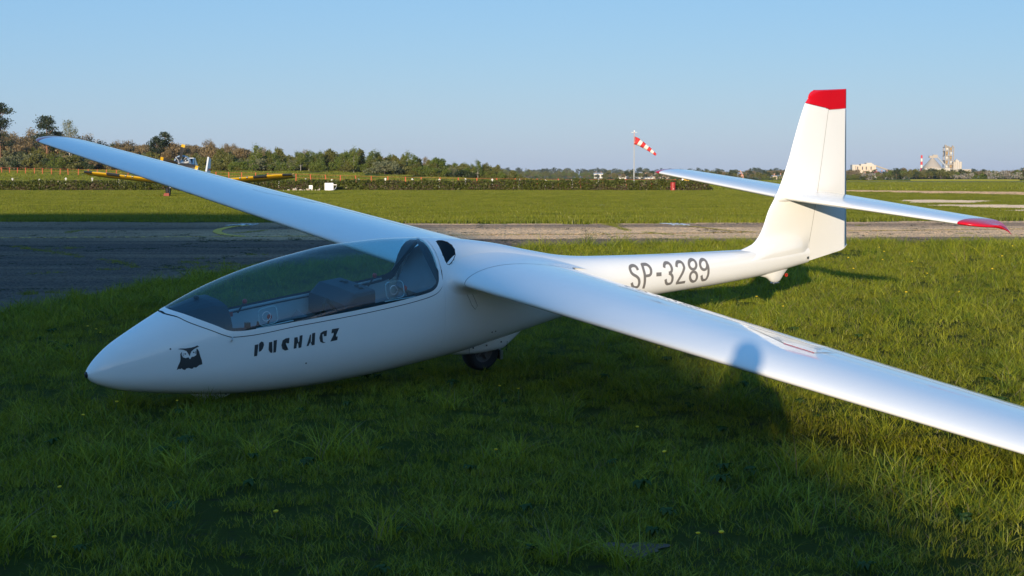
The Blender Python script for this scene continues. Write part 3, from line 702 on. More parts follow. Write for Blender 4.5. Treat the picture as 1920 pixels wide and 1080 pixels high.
# ---- fin and rudder
LEz=pch([.02,.2,.262,.30,.37,.458,.625,.778,1.669,1.80],[6.1,6.5,6.76,6.90,6.985,7.04,7.105,7.205,7.556,7.64])
HGz=pch([0,.068,.792,1.611,1.82],[7.708,7.716,7.806,7.875,7.892]); TEz=pch([.05,.1,1.786,1.82],[8.392,8.385,8.154,8.15])
def fthick(z): return .062-.022*max(0,min(1,(z-.5)/1.3))
def finrow(z,f0,f1,s,n=22,slope=0.):
    le,te=float(LEz(z)),float(TEz(z)); hg=float(HGz(z)); row=[]
    if z>1.69: q=(z-1.69)/.11; le=7.562+.09*(1-math.sqrt(max(0,1-q*q))) if q<1 else 7.66
    c=te-le; th=fthick(z)
    base=max(0,(.42-z)/.2); 
    for k in range(n+1):
        if f1=='h': u=(k/n)**1.7; x=le+(hg-.0012-le)*u
        else: u=k/n; x=hg+.0012+(te-hg-.0012)*u
        a=(x-le)/c; y=th*2*5*.5*(.2969*math.sqrt(max(a,0))-.126*a-.3516*a*a+.2843*a**3-.1036*a**4)*1.0
        if z<.55: # swell into the tail boom
            w0=wid(min(x,7.7)); y=max(y,0)+ (w0*.85)*max(0,(.46-z)/.26)**2.2*min(1,max(a,0)*4)*min(1,max(0,(hg-x)/.25))**.6
            y=min(y,w0*.98) if z<.26 else y
        zz=z+slope*(x-hg)*(-1) if f1=='h' else z
        row.append(gl((x,s*y,zz)))
    return row
def slp(z): return .19*max(0,1-abs(z-1.612)/.45) if z<=1.612 else .19*max(0,(1.8-z)/.19)
zs=list(np.linspace(.17,.62,22))+list(np.linspace(.66,1.609,20))
fin=MB()
for s in (-1,1): fin.grid([finrow(z,0,'h',s,slope=slp(z)) for z in zs],flip=s>0)
for z0,z1 in zip(zs[:-1],zs[1:]):
    pass
fn=fin.build('fin',[GEL,SEAL],GL,smooth=True); clean(fn,2e-5)
zc=list(np.linspace(1.616,1.77,10))+[1.78,1.788,1.794,1.798]
def capped(name,zl,f1,mat,par,lab=None):
    b=MB()
    for s in (-1,1):
        rows=[finrow(z,0,f1,s,slope=slp(z) if f1=='h' else 0) for z in zl]; 
        top=rows[-1]; rows.append([(p[0],p[1]*.55,p[2]+.005) for p in top]); rows.append([(p[0],0.0*p[1],p[2]+.007) for p in top]); b.grid(rows,flip=s>0)
    o=b.build(name,mat,par,smooth=True); clean(o,2e-5)
    if lab: o['label']=lab
    return o
capped('fin_cap',zc,'h',REDP,fn,'red cap on top of the fin')
GAPM=pm('hinge_line_grey',(.42,.41,.39),.5)
for s in (-1,1):
    b=MB(); rows=[]
    for z in np.linspace(.2,1.6,40):
        q=np.array(finrow(z,0,'h',s,slope=slp(z))[-1]); rows.append([tuple(q+np.array([-.0035,s*.0009,0])),tuple(q+np.array([.0045,s*.0009,0]))])
    b.grid(rows,flip=s<0).build('rudder_gap',GAPM,fn)
# rudder with sloped bottom
rud=MB(); zr=list(np.linspace(.055,.3,8))+list(np.linspace(.36,1.6,20))
def rudrow(z,s):
    r=finrow(z,0,'t',s,14); out=[]
    for k,p in enumerate(r):
        u=k/14; zmin=gl((0,0,.05+.075*u+.045*max(0,(u-.86)/.14)**2))[2]; yy=p[1]
        hw=.055*(1-u)**.9
        out.append((p[0],math.copysign(min(abs(yy),.052),s)*(1 if u<1 else .02),max(p[2],zmin)))
    return out
for s in (-1,1): rud.grid([rudrow(z,s) for z in zr],flip=s>0)
ru=rud.build('rudder',GEL,GL,smooth=True); clean(ru,2e-5)
capped('rudder_cap',[1.604]+zc,'t',REDP,ru,'red cap on top of the rudder')
b=MB(); b.tube([gl((float(HGz(z)),0,z)) for z in np.linspace(.08,1.6,20)],[fthick(z)*.41 for z in np.linspace(.08,1.6,20)],10); b.build('rudder_hinge',GEL,ru,smooth=True)
b=MB(); b.box(gl((7.70,-.045,.10)),(.03,.03,.025)); b.build('hinge_fitting',METAL,ru)
# ---- tailplane
def tz(y): return .752-.017*y
def tsec(y,f0,f1):
    a=abs(y); le=7.262+.105*a; te=8.02-.02*a; c=te-le; z=tz(y); t=.11; tip=0
    if a>1.93:
        q=min(1,(a-1.93)/.22); le+=.26*(1-math.sqrt(max(0,1-q*q))); te+=.05*q*q; c=te-le; t*=1-.35*q*q; z-=.02*q*q
    return [gl((le+u*c,y,z+v*c-(.11*u*u*min(1,(a-1.93)/.22)**3 if a>1.93 else 0))) for u,v in foil(t,m=.0,f0=f0,f1=f1,n=26)]
EH=.62
for s in (-1,1):
    m_=MB(); yy=np.linspace(0.0,1.93,20); m_.grid([tsec(s*y,0,EH) for y in yy],flip=s>0)
    for y0,y1 in zip(yy[:-1],yy[1:]):
        a=tsec(s*y0,0,EH); c=tsec(s*y1,0,EH); m_.add([a[0],a[-1],c[-1],c[0]],[(0,1,2,3)],1)
    tp=m_.build('tailplane',[GEL,SEAL],GL,smooth=True); clean(tp,2e-5)
    m_=MB(); yy=np.linspace(.09,1.93,14); m_.grid([tsec(s*y,EH+.006,1) for y in yy],closed=True,flip=s>0)
    L_=tsec(s*.09,EH+.006,1); m_.add(L_,[tuple(range(len(L_)))])
    o=m_.build('elevator',GEL,tp,smooth=True); clean(o,2e-5)
    bm=bmesh.new(); bm.from_mesh(o.data)
    for e in bm.edges:
        if len(e.link_faces)==2 and e.calc_face_angle(0)>.6: e.smooth=False
    bm.to_mesh(o.data); bm.free()
    m_=MB()
    def tipsec(y,fr): # slanted boundary between white and red
        return tsec(s*y,0,1)
    m_.grid([tsec(s*y,0,1) for y in list(np.linspace(1.931,2.12,12))+[2.135,2.143,2.148,2.15]],flip=s>0); L_=tsec(s*2.15,0,1); m_.add(L_,[tuple(range(len(L_)))])
    o=m_.build('tailplane_tip',REDP,tp,smooth=True); clean(o,2e-5); o['label']='red drooping tip of the tailplane'
b=MB(); b.lathe([(.0,7.2),(.03,7.205),(.05,7.24),(.058,7.32),(.058,7.7),(.05,7.78)],16,tuple(-GREF+np.array([0,0,.752])),'X'); b.build('tail_fairing',GEL,GL,smooth=True)
# ---- tail skid, wheel fairings, wheels
def pod(name,xs_,zs_,ws_,ztop_,mat,par=GL,e=2.6):
    b=MB(); rows=[]
    for x,z,w_ in zip(xs_,zs_,ws_):
        zt=ztop_(x); row=[]
        for k in range(17):
            t=math.pi*k/16; c_,s_=math.cos(t),math.sin(t); row.append(gl((x,w_*math.copysign(abs(c_)**(2/e),c_),zt-(zt-z)*abs(s_)**(2/e))))
        rows.append(row)
    o=b.grid(rows).build(name,mat,par,smooth=True); clean(o,2e-5); return o
pf=pch([3.0,3.15,3.3,3.47,3.72,3.82,3.95,4.05],[-.28,-.298,-.322,-.335,-.332,-.285,-.205,-.14]); pw=pch([3.0,3.15,3.35,3.6,3.8,3.95,4.05],[.03,.085,.125,.13,.10,.06,.02])
xq=np.linspace(3.0,4.05,30); wf=pod('wheel_fairing',xq,[float(pf(x)) for x in xq],[float(pw(x)) for x in xq],lambda x:zbot(x)+.07,GEL)
for x,z in ((3.36,-.25),(3.5,-.245),(3.66,-.235),(3.73,-.28),(3.73,-.315)):
    b=MB(); q=gl((x,-float(pw(x))-.001,z)); b.lathe([(0,-.002),(.007,-.002),(.007,.002)],10,q,'Y'); b.build('screw',BLACK,wf)
b=MB(); b.tube([gl((3.735,-float(pw(3.735))-.002,z)) for z in (-.24,-.27,-.3,-.325)],.0018,5); b.build('panel_joint',SEAL,wf); b=MB(); b.tube([gl((3.32,-float(pw(3.32))-.002,z)) for z in (-.25,-.28,-.31)],.0018,5); b.build('panel_joint',SEAL,wf)
RIMM=pm('dull_alloy_rim',(.09,.085,.08),.7,metal=.3,vary=.3)
def wheel(c,Rr,wd,rim):
    e=empty('main_wheel',(0,0,0)); e.parent=GL
    prof_=[(rim,-wd*.36),(Rr*.8,-wd*.5),(Rr*.93,-wd*.44),(Rr,-wd*.2),(Rr,wd*.2),(Rr*.93,wd*.44),(Rr*.8,wd*.5),(rim,wd*.36)]
    b=MB(); b.lathe(prof_,36,gl(c),'Y'); b.build('tyre',RUBBER,e,smooth=True)
    b=MB(); b.lathe([(rim,-wd*.36),(rim*.86,-wd*.3),(rim*.8,-wd*.2),(rim*.35,-wd*.16),(rim*.3,-wd*.3),(0,-wd*.31)],28,gl(c),'Y'); b.lathe([(rim,wd*.36),(rim*.8,wd*.2),(0,wd*.2)],28,gl(c),'Y'); b.build('rim',RIMM,e,smooth=True)
    for k in range(4):
        t=k*math.pi/2+.5; b=MB(); b.tube([(gl(c)[0]+rim*.3*math.cos(t),gl(c)[1]-wd*.24,gl(c)[2]+rim*.3*math.sin(t)),(gl(c)[0]+rim*.85*math.cos(t),gl(c)[1]-wd*.27,gl(c)[2]+rim*.85*math.sin(t))],.011,6); b.build('spoke',RIMM,e)
    return e
wheel((3.535,0,-.325),.168,.14,.092)
b=MB(); b.box(gl((3.70,-.03,-.365)),(.03,.12,.08)); b.build('mud_scraper',METAL,GL)
pf2=pch([.78,.84,.95,1.06,1.12,1.17],[-.262,-.31,-.352,-.352,-.338,-.31]); xq=np.linspace(.78,1.17,16); pw2=pch([.78,.86,.97,1.08,1.17],[.015,.055,.068,.06,.015])
nf=pod('nose_wheel_fairing',xq,[float(pf2(x)) for x in xq],[float(pw2(x)) for x in xq],lambda x:zbot(x)+.035,GEL)
for x in (.94,1.07):
    b=MB(); b.lathe([(0,-.002),(.007,-.002),(.007,.002)],10,gl((x,-float(pw2(x))-.0,-.31)),'Y'); b.build('screw',BLACK,nf)
b=MB(); b.lathe([(.04,-.03),(.075,-.035),(.082,-.015),(.082,.015),(.075,.035),(.04,.03)],24,gl((.99,0,-.29)),'Y'); nw=b.build('nose_wheel',RUBBER,GL,smooth=True)
b=MB(); b.lathe([(0,-.037),(.04,-.034),(.042,.0)],16,gl((.99,0,-.31)),'Y'); b.build('hub_cap',GEL,nw,smooth=True)
xq=np.linspace(7.02,7.46,16); pf3=pch([7.02,7.15,7.24,7.33,7.4,7.46],[-.03,-.065,-.118,-.125,-.06,-.005]); ts=pod('tail_skid_fairing',xq,[float(pf3(x)) for x in xq],[.012+.036*math.sin(math.pi*k/15) for k in range(16)],lambda x:zbot(x)+.03,GEL,e=2.1)
b=MB(); b.box(gl((7.285,0,-.128)),(.09,.05,.014)); bevel(b.build('skid_shoe',METAL,ts),.004,1)
b=MB(); b.lathe([(.012,-.004),(.018,-.004),(.018,.004),(.012,.004),(.012,-.004)],14,gl((7.43,-.02,-.06)),'Y'); b.build('tie_down_ring',KNOB,ts)
# ---- small skin details
def skinline(name,pts,wd=.004,par=GL,mat=SEAL):
    b=MB(); rows=[]
    for i,(x,z) in enumerate(pts):
        a=np.array(pts[max(i-1,0)]); c=np.array(pts[min(i+1,len(pts)-1)]); d=(c-a)/np.hypot(*(c-a)); nn=np.array([-d[1],d[0]])*wd/2
        rows.append([gl(skin(x-nn[0],z-nn[1],.001)),gl(skin(x+nn[0],z+nn[1],.001))])
    return b.grid(rows).build(name,mat,par)
skinline('hatch_outline',[(3.10,.31),(3.13,.25),(3.16,.19),(3.195,.152),(3.218,.18),(3.19,.24),(3.16,.30),(3.145,.32)],.003)
for x,z in ((3.42,-.08),(3.46,-.078),(.55,.145),(1.6,-.08)):
    b=MB(); q=skin(x,z,.0012); b.lathe([(0,-.001),(.006,-.001),(.006,.002)],10,gl(q),'Y'); b.build('drain_hole',BLACK,GL)
PUCH=[
  ('P',[(1.1735, 0.1154), (1.2026, 0.1174), (1.1916, 0.0298), (1.167, 0.0289)]),
  ('P',[(1.2081, 0.1219), (1.2262, 0.1353), (1.2422, 0.1292), (1.247, 0.1088), (1.2381, 0.0817), (1.2224, 0.0635), (1.2055, 0.0594), (1.2164, 0.079), (1.2238, 0.1062), (1.221, 0.1175)]),
  ('U',[(1.2869, 0.1228), (1.3135, 0.1243), (1.308, 0.07), (1.3142, 0.0454), (1.3103, 0.0383), (1.2946, 0.0447), (1.2829, 0.0655)]),
  ('U',[(1.3247, 0.1319), (1.3523, 0.1339), (1.3418, 0.0406), (1.3205, 0.0401)]),
  ('C',[(1.4542, 0.1386), (1.4503, 0.0966), (1.4271, 0.0993), (1.4258, 0.1189), (1.4145, 0.112), (1.4109, 0.0803), (1.4213, 0.0566), (1.4454, 0.0469), (1.4173, 0.0443), (1.3949, 0.0583), (1.3871, 0.0891), (1.398, 0.125), (1.4222, 0.1371)]),
  ('H',[(1.4943, 0.1348), (1.521, 0.137), (1.5147, 0.0981), (1.5268, 0.0906), (1.5154, 0.0852), (1.5106, 0.0518), (1.488, 0.0493)]),
  ('H',[(1.5389, 0.1446), (1.5633, 0.147), (1.552, 0.0529), (1.5285, 0.0497), (1.5316, 0.0825), (1.5252, 0.0931), (1.5342, 0.1003)]),
  ('A',[(1.6253, 0.1422), (1.6343, 0.1434), (1.6255, 0.0947), (1.6313, 0.0827), (1.6206, 0.0749), (1.6133, 0.0583), (1.5953, 0.0567), (1.6166, 0.1146)]),
  ('A',[(1.6435, 0.1505), (1.67, 0.1535), (1.6636, 0.059), (1.6396, 0.0574), (1.6396, 0.0718), (1.6321, 0.0811), (1.6395, 0.0878)]),
  ('C',[(1.7719, 0.1589), (1.7662, 0.1157), (1.7427, 0.1163), (1.7429, 0.1352), (1.7303, 0.1314), (1.7259, 0.0978), (1.736, 0.0753), (1.7596, 0.0655), (1.7361, 0.0638), (1.7125, 0.0766), (1.7042, 0.108), (1.7154, 0.1444), (1.7407, 0.1565)]),
  ('Z',[(1.8142, 0.163), (1.8783, 0.1651), (1.8358, 0.0866), (1.846, 0.0899), (1.8494, 0.1002), (1.8649, 0.1006), (1.8599, 0.0721), (1.7993, 0.0682), (1.8393, 0.138), (1.8274, 0.1364), (1.8222, 0.1317), (1.8086, 0.1311)]),
]
OWL={
  'brow':[(0.6002, 0.1404), (0.6177, 0.1431), (0.6555, 0.1406), (0.6955, 0.1427), (0.7226, 0.1473), (0.7385, 0.1529), (0.7485, 0.1541), (0.7438, 0.1482), (0.7556, 0.1451), (0.7361, 0.1398), (0.7127, 0.1278), (0.6949, 0.1139), (0.6869, 0.0962), (0.6834, 0.0808), (0.6788, 0.0898), (0.6734, 0.1074), (0.661, 0.1212), (0.6375, 0.1324)],
  'body':[(0.6274, 0.1186), (0.616, 0.1041), (0.6163, 0.0686), (0.6121, 0.0475), (0.5976, 0.02), (0.5862, -0.0123), (0.6008, -0.0043), (0.6148, -0.0079), (0.6218, -0.002), (0.6323, -0.0126), (0.6464, -0.0185), (0.6569, -0.0063), (0.6745, -0.0045), (0.6923, -0.0137), (0.7029, -0.0126), (0.71, -0.0037), (0.7278, -0.0078), (0.7492, 0.0083), (0.7729, 0.0124), (0.769, 0.0464), (0.7576, 0.0765), (0.7519, 0.1092), (0.7437, 0.1264), (0.7341, 0.1315), (0.7395, 0.1154), (0.7394, 0.0997), (0.7302, 0.0849), (0.7128, 0.0758), (0.6958, 0.0753), (0.6854, 0.0591), (0.6799, 0.0639), (0.6733, 0.0746), (0.652, 0.0702), (0.6342, 0.0783), (0.6252, 0.0948), (0.624, 0.109)],
  'eye1':[(0.6445, 0.1036), (0.6517, 0.1065), (0.6577, 0.101), (0.6532, 0.0958), (0.6477, 0.097)],
  'eye2':[(0.7066, 0.1092), (0.7131, 0.1122), (0.7193, 0.1081), (0.7168, 0.1019), (0.7097, 0.1018)],
  'arc1':[(0.6356, 0.1059), (0.6385, 0.107), (0.6363, 0.0938), (0.6429, 0.0861), (0.64, 0.0849), (0.6335, 0.094)],
  'arc2':[(0.724, 0.1168), (0.7286, 0.1114), (0.728, 0.0994), (0.7227, 0.0928), (0.7214, 0.095), (0.7253, 0.1025), (0.7257, 0.1103)],
}
REG=[
  ('S',[[(5.1808, 0.248), (5.1771, 0.2684), (5.162, 0.2841), (5.1337, 0.2904), (5.1009, 0.2856), (5.084, 0.2671), (5.0885, 0.2409), (5.1142, 0.2156), (5.1519, 0.196), (5.1787, 0.1695), (5.1865, 0.1372), (5.1786, 0.1076), (5.1526, 0.0949), (5.1183, 0.1012), (5.0965, 0.1201), (5.0867, 0.1468)]]),
  ('P',[[(5.259, 0.2942), (5.2546, 0.2496), (5.2588, 0.1986), (5.2585, 0.139), (5.2498, 0.0724)], [(5.256, 0.2865), (5.3066, 0.2833), (5.338, 0.2655), (5.35, 0.2367), (5.3434, 0.2057), (5.3158, 0.1872), (5.2584, 0.1869)]]),
  ('dash',[[(5.4118, 0.1853), (5.4811, 0.1811)]]),
  ('3',[[(5.5285, 0.2328), (5.5434, 0.2572), (5.575, 0.2696), (5.604, 0.2656), (5.6226, 0.2463), (5.6276, 0.2177), (5.6173, 0.1916), (5.5805, 0.1797)], [(5.5805, 0.1797), (5.6148, 0.1612), (5.6298, 0.131), (5.6266, 0.098), (5.6065, 0.0776), (5.5754, 0.077), (5.5472, 0.0953), (5.5354, 0.1279)]]),
  ('2',[[(5.695, 0.2222), (5.7085, 0.2483), (5.7396, 0.262), (5.7719, 0.2589), (5.792, 0.2388), (5.7951, 0.2101), (5.7783, 0.1791), (5.7475, 0.1398), (5.7156, 0.1004), (5.6965, 0.0668)], [(5.6892, 0.0706), (5.8146, 0.0686)]]),
  ('8',[[(5.971, 0.2252), (5.9685, 0.2144), (5.9638, 0.2038), (5.9568, 0.1943), (5.9476, 0.1867), (5.9365, 0.1815), (5.924, 0.1792), (5.9109, 0.1799), (5.8979, 0.1837), (5.8863, 0.1901), (5.877, 0.1987), (5.8711, 0.2088), (5.8692, 0.2197), (5.8717, 0.2304), (5.8785, 0.2404), (5.8891, 0.2488), (5.9025, 0.2553), (5.9172, 0.2596), (5.9318, 0.2614), (5.9448, 0.2607), (5.9555, 0.2576), (5.9634, 0.2522), (5.9685, 0.2448), (5.971, 0.2356), (5.971, 0.2252)], [(5.9704, 0.101), (5.9699, 0.0886), (5.9668, 0.0774), (5.961, 0.0683), (5.9526, 0.0619), (5.9416, 0.0589), (5.9288, 0.0595), (5.9149, 0.0636), (5.9012, 0.0709), (5.889, 0.0807), (5.8795, 0.0924), (5.8735, 0.1049), (5.8715, 0.1175), (5.8733, 0.1295), (5.8787, 0.1399), (5.8871, 0.1483), (5.8979, 0.1539), (5.9101, 0.1566), (5.9228, 0.1561), (5.9351, 0.1525), (5.9463, 0.146), (5.9558, 0.137), (5.9632, 0.126), (5.9681, 0.1137), (5.9704, 0.101)]]),
  ('9',[[(6.118, 0.2076), (6.116, 0.1957), (6.1117, 0.1843), (6.1053, 0.1742), (6.0967, 0.1661), (6.0861, 0.1609), (6.0741, 0.1588), (6.0612, 0.1602), (6.0484, 0.1647), (6.0369, 0.1722), (6.0277, 0.1819), (6.0219, 0.1932), (6.0201, 0.2051), (6.0227, 0.2168), (6.0297, 0.2274), (6.0403, 0.2364), (6.0534, 0.2432), (6.0677, 0.2474), (6.0816, 0.249), (6.0939, 0.2479), (6.1038, 0.2442), (6.1111, 0.2379), (6.1157, 0.2294), (6.118, 0.2191), (6.118, 0.2076)], [(6.1221, 0.2049), (6.1275, 0.1659), (6.1281, 0.1242), (6.1191, 0.0825), (6.0998, 0.0582), (6.0696, 0.0573), (6.0432, 0.0803), (6.0319, 0.1095)]]),
]
def decal(name,polys,mat,par,off=.0016):
    bm=bmesh.new()
    for P in polys:
        f=bm.faces.new([bm.verts.new((x,0,z)) for x,z in P])
    bmesh.ops.triangulate(bm,faces=bm.faces[:])
    x0=min(v.co.x for v in bm.verts); x1=max(v.co.x for v in bm.verts); z0=min(v.co.z for v in bm.verts); z1=max(v.co.z for v in bm.verts)
    for ax,lo,hi in ((0,x0,x1),(2,z0,z1)):
        q=lo+.012
        while q<hi:
            bmesh.ops.bisect_plane(bm,geom=bm.verts[:]+bm.edges[:]+bm.faces[:],plane_co=(q,0,0) if ax==0 else (0,0,q),plane_no=(1,0,0) if ax==0 else (0,0,1)); q+=.014
    for v in bm.verts: v.co=Vector(gl(skin(v.co.x,v.co.z,off)))
    bmesh.ops.recalc_face_normals(bm,faces=bm.faces)
    if sum(f.normal.y for f in bm.faces)>0: bmesh.ops.reverse_faces(bm,faces=bm.faces)
    for f in bm.faces: f.smooth=True
    me=bpy.data.meshes.new(name); bm.to_mesh(me); bm.free(); me.materials.append(mat); return link(name,me,par)
lt=[]
for n_,P in PUCH:
    if lt and lt[-1][0]==n_ and len(lt[-1][1])==1 and n_ in 'PUHA': lt[-1][1].append(P)
    else: lt.append((n_,[P]))
for n_,Ps in lt: decal('letter',Ps,DECAL,GL)
emb=decal('owl_emblem',[OWL['brow'],OWL['body'],OWL['eye1'],OWL['eye2'],OWL['arc1'],OWL['arc2']],DECAL,GL)
emb['label']='dark owl emblem on the nose'
for n_,strokes in REG:
    b=MB()
    for st in strokes:
        P=np.array(st); cl=np.hypot(*(P[0]-P[-1]))<.004
        wd=.032 if n_!='dash' else .044
        if len(P)>2 and not cl:
            d=np.concatenate([[0],np.cumsum(np.hypot(*np.diff(P,axis=0).T))]); f0,f1=pch(d,P[:,0]),pch(d,P[:,1]); tt=np.linspace(0,d[-1],40); P=np.stack([f0(tt),f1(tt)],1)
        elif len(P)==2: P=P[0]+(P[1]-P[0])*np.linspace(0,1,8)[:,None]
        rows=[]; n=len(P)
        for i in range(n):
            a,c=(P[i-1] if i else (P[-2] if cl else P[0])),(P[i+1] if i<n-1 else (P[1] if cl else P[-1])); d=c-a; d=d/(np.hypot(*d)+1e-9); nn=np.array([-d[1],d[0]])
            rows.append([gl(skin(*(P[i]+nn*wd*k*np.array([1,.8])),.0018+.0003*strokes.index(st))) for k in (-.5,-.25,0,.25,.5)])
        b.grid(rows)
    o=b.build('registration_mark',REGM,GL,smooth=True)

# ================================================================== TURF
def vnoise(x, y, s, seed=0):
    """cheap smooth noise 0..1"""
    r = np.random.default_rng(seed); n = np.zeros_like(x)
    for k in range(7):
        a = r.uniform(0, 6.283); f = s * (1.5 ** k) ; n += np.sin((x * math.cos(a) + y * math.sin(a)) * f + r.uniform(0, 6.28)) * np.cos((y * math.cos(a * 1.7) - x * math.sin(a * 1.7)) * f * .8 + r.uniform(0, 6.28)) / (1.25 ** k)
    return np.clip(.5 + n * .22, 0, 1)
GR1 = leafmat('grass_blades', (.045, .085, .009), (.36, .345, .018), .2)
GR2 = leafmat('long_grass_blades', (.06, .12, .009), (.40, .395, .022), .2)
GR3 = leafmat('broad_leaves', (.028, .07, .01), (.05, .09, .014), .3)
GR4 = leafmat('dry_blades', (.16, .13, .055), (.22, .18, .08), .3)
def blades(seed, n, rad, h0, h1, w0, lean=.5, seg=3, dry=.09):
    r = np.random.default_rng(seed); b = MB()
    for i in range(n):
        q = rad * math.sqrt(r.random()); t = r.uniform(0, 6.283); x, y = q * math.cos(t), q * math.sin(t)
        h = r.uniform(h0, h1); a = r.uniform(0, 6.283); d = np.array([math.cos(a), math.sin(a)]); L = h * r.uniform(.1, lean) * (1 + r.random()); fc = r.uniform(0, 6.283); sd = np.array([math.cos(fc), math.sin(fc)]) * w0 * r.uniform(.7, 1.3) / 2
        V = []; F = []
        for k in range(seg):
            u = k / seg; c = np.array([x, y]) + d * L * u ** 1.8; z = h * (u - .18 * u * u * (L / h)) - .005; ww = 1 - .55 * u
            V += [(c[0] - sd[0] * ww, c[1] - sd[1] * ww, z), (c[0] + sd[0] * ww, c[1] + sd[1] * ww, z)]
        c = np.array([x, y]) + d * L; V.append((c[0], c[1], h * (1 - .18 * L / h)))
        for k in range(seg - 1): F.append((2 * k, 2 * k + 1, 2 * k + 3, 2 * k + 2))
        F.append((2 * seg - 2, 2 * seg - 1, 2 * seg)); b.add(V, F, 1 if r.random() < dry else 0)
    return b
def rosette(seed):
    r = np.random.default_rng(seed); b = MB()
    for i in range(9):
        a = i * 2.4 + r.uniform(-.3, .3); L = r.uniform(.035, .07); w_ = L * .26; dx, dy = math.cos(a), math.sin(a); V = []
        for u, ww, z in ((0, .15, .01), (.35, .8, .05), (.7, 1, .055), (1, .1, .03)): V += [(dx * L * u - dy * w_ * ww, dy * L * u + dx * w_ * ww, z), (dx * L * u + dy * w_ * ww, dy * L * u - dx * w_ * ww, z + .004)]
        b.add(V, [(0, 1, 3, 2), (2, 3, 5, 4), (4, 5, 7, 6)])
    return b
def band_points(v0, v1, per_m2, jitter_seed, margin=.42, extra=1.5, umin=-1e9, umax=1e9):
    r = np.random.default_rng(jitter_seed); A = margin * (v1 * v1 - v0 * v0) + 2 * extra * (v1 - v0); n = int(A * per_m2)
    v = np.sqrt(r.uniform(v0 * v0, v1 * v1, n)); u = r.uniform(-1, 1, n) * (margin * v + extra); k = (u > umin) & (u < umax)
    return u[k], v[k]
# near turf
P_near = [proto('a_short%d' % i, blades(100 + i, 52, .13, .025, .07, .0046, 1.1), [GR1, GR4]) for i in range(5)]
P_near += [proto('b_long%d' % i, blades(200 + i, 28, .10, .06, .15, .005, 1.1, 4), [GR2, GR4]) for i in range(4)]
P_near += [proto('b_tuft%d' % i, blades(250 + i, 70, .09, .10, .25, .0055, 1.3, 4, dry=.1), [GR2, GR4]) for i in range(2)]
P_near += [proto('c_rosette%d' % i, rosette(300 + i), [GR3]) for i in range(2)]
U, V = [], []
for v0, v1, d in ((3.5, 9, 105), (9, 14, 85), (14, 20, 55), (20, 28, 34), (28, 40, 22)):
    a, c = band_points(v0, v1, d, int(v0 * 10)); U.append(a); V.append(c)
U = np.concatenate(U); V = np.concatenate(V)
keep = ~vpip(U, V, RUNW)
for x, y, a, c, rt in EARTHS:
    q = ((U - x) / a) ** 2 + ((V - y) / c) ** 2; keep &= (q > .75) | (rng.random(len(U)) < (.6 if a==.15 else .45))
thin = vnoise(U, V, 1.1, 4); keep &= ~((thin < .31) & (rng.random(len(U)) < .5))
U, V, thin = U[keep], V[keep], thin[keep]; n = len(U)
lng = vnoise(U, V, .9, 9); idx = rng.integers(0, 5, n); pl = np.clip((lng - .45) * 1.1, .03, .6)
edge = np.zeros(n, bool); dd = np.min(np.hypot(U[:, None] - np.array(RUNW)[None, ::2, 0], V[:, None] - np.array(RUNW)[None, ::2, 1]), axis=1); pl = np.where(dd < 1.6, .75, pl); pl = np.where(U > 2.3 - .11 * np.maximum(0, V - 8), np.minimum(.6, pl + .12), pl)
isl = rng.random(n) < pl; idx = np.where(isl, rng.integers(5, 9, n), idx); ros = (rng.random(n) < .012) & (V < 16); idx = np.where(ros, rng.integers(11, 13, n), idx); tf = rng.random(n) < .006 + .03 * (vnoise(U, V, 1.7, 55) > .7); idx = np.where(tf, rng.integers(9, 11, n), idx)
sc = rng.uniform(.75, 1.25, n) * (.85 + np.clip((V - 12) / 30, 0, .75)) * (.75 + .5 * lng); hz = rng.uniform(.8, 1.2, n)
rot = np.stack([rng.normal(0, .12, n), rng.normal(0, .12, n), rng.uniform(0, 6.283, n)], 1)
tag(scatter('grass', np.stack([U, V, np.zeros(n)], 1), rot, np.stack([sc, sc, sc * hz], 1), idx, P_near), 'thick spring grass around the glider', 'grass', kind='stuff')
# tufts in the runway cracks
CR = [[(-6.43, 29.0), (-5.77, 28.3), (-5.39, 28.4), (-4.84, 27.8)], [(-8.33, 29.9), (-7.87, 29.3), (-7.43, 28.4), (-6.97, 27.4)], [(-7.39, 26.5), (-7.24, 26.7)], [(-7.37, 21.28), (-6.85, 21.25), (-6.25, 21.4)], [(-12, 35.6), (-10.9, 33.9), (-9.85, 32.3), (-8.8, 30.5)],
      [(-8.33, 25.4), (-7.9, 25.7)], [(-13.2, 43.9), (-13.36, 45.3), (-13.33, 46.3)], [(-6.36, 27.2), (-5.6, 27.5), (-4.9, 27.4)], [(-10.9, 34.5), (-10.3, 34.5), (-9.9, 34.7)], [(-8.24, 43.5), (-7.9, 44.6), (-7.6, 46)], [(-6.47, 30.1), (-6.2, 30.1)], [(-5.8, 31.7), (-5.25, 31.7)],
      [(3.46, 52.5), (3.42, 49.7), (3.54, 47.5), (3.55, 45.5)], [(3.93, 44.6), (4.33, 43.2), (4.62, 42.4), (4.91, 42.1)], [(4.96, 40.8), (5.24, 40.9)], [(12.2, 40.6), (12.9, 40.4)], [(13.0, 43.5), (13.9, 43.8)], [(11, 50.5), (12.2, 50.8)]]
pts = []
for L in CR:
    for a, c in zip(L[:-1], L[1:]):
        d = math.hypot(c[0] - a[0], c[1] - a[1])
        for k in range(int(d * 9) + 3): t = random.random(); pts.append((a[0] + (c[0] - a[0]) * t + random.gauss(0, .05), a[1] + (c[1] - a[1]) * t + random.gauss(0, .12), .005))
for k in range(60): pts.append((3.45 + random.gauss(0, .15), 51.5 + random.gauss(0, .6), .005))
n = len(pts); sc = rng.uniform(.5, 1.0, n)
P_cr = [proto('crack_tuft%d' % i, blades(400 + i, 34, .12, .03, .09, .007, .9), [GR1, GR4]) for i in range(3)]
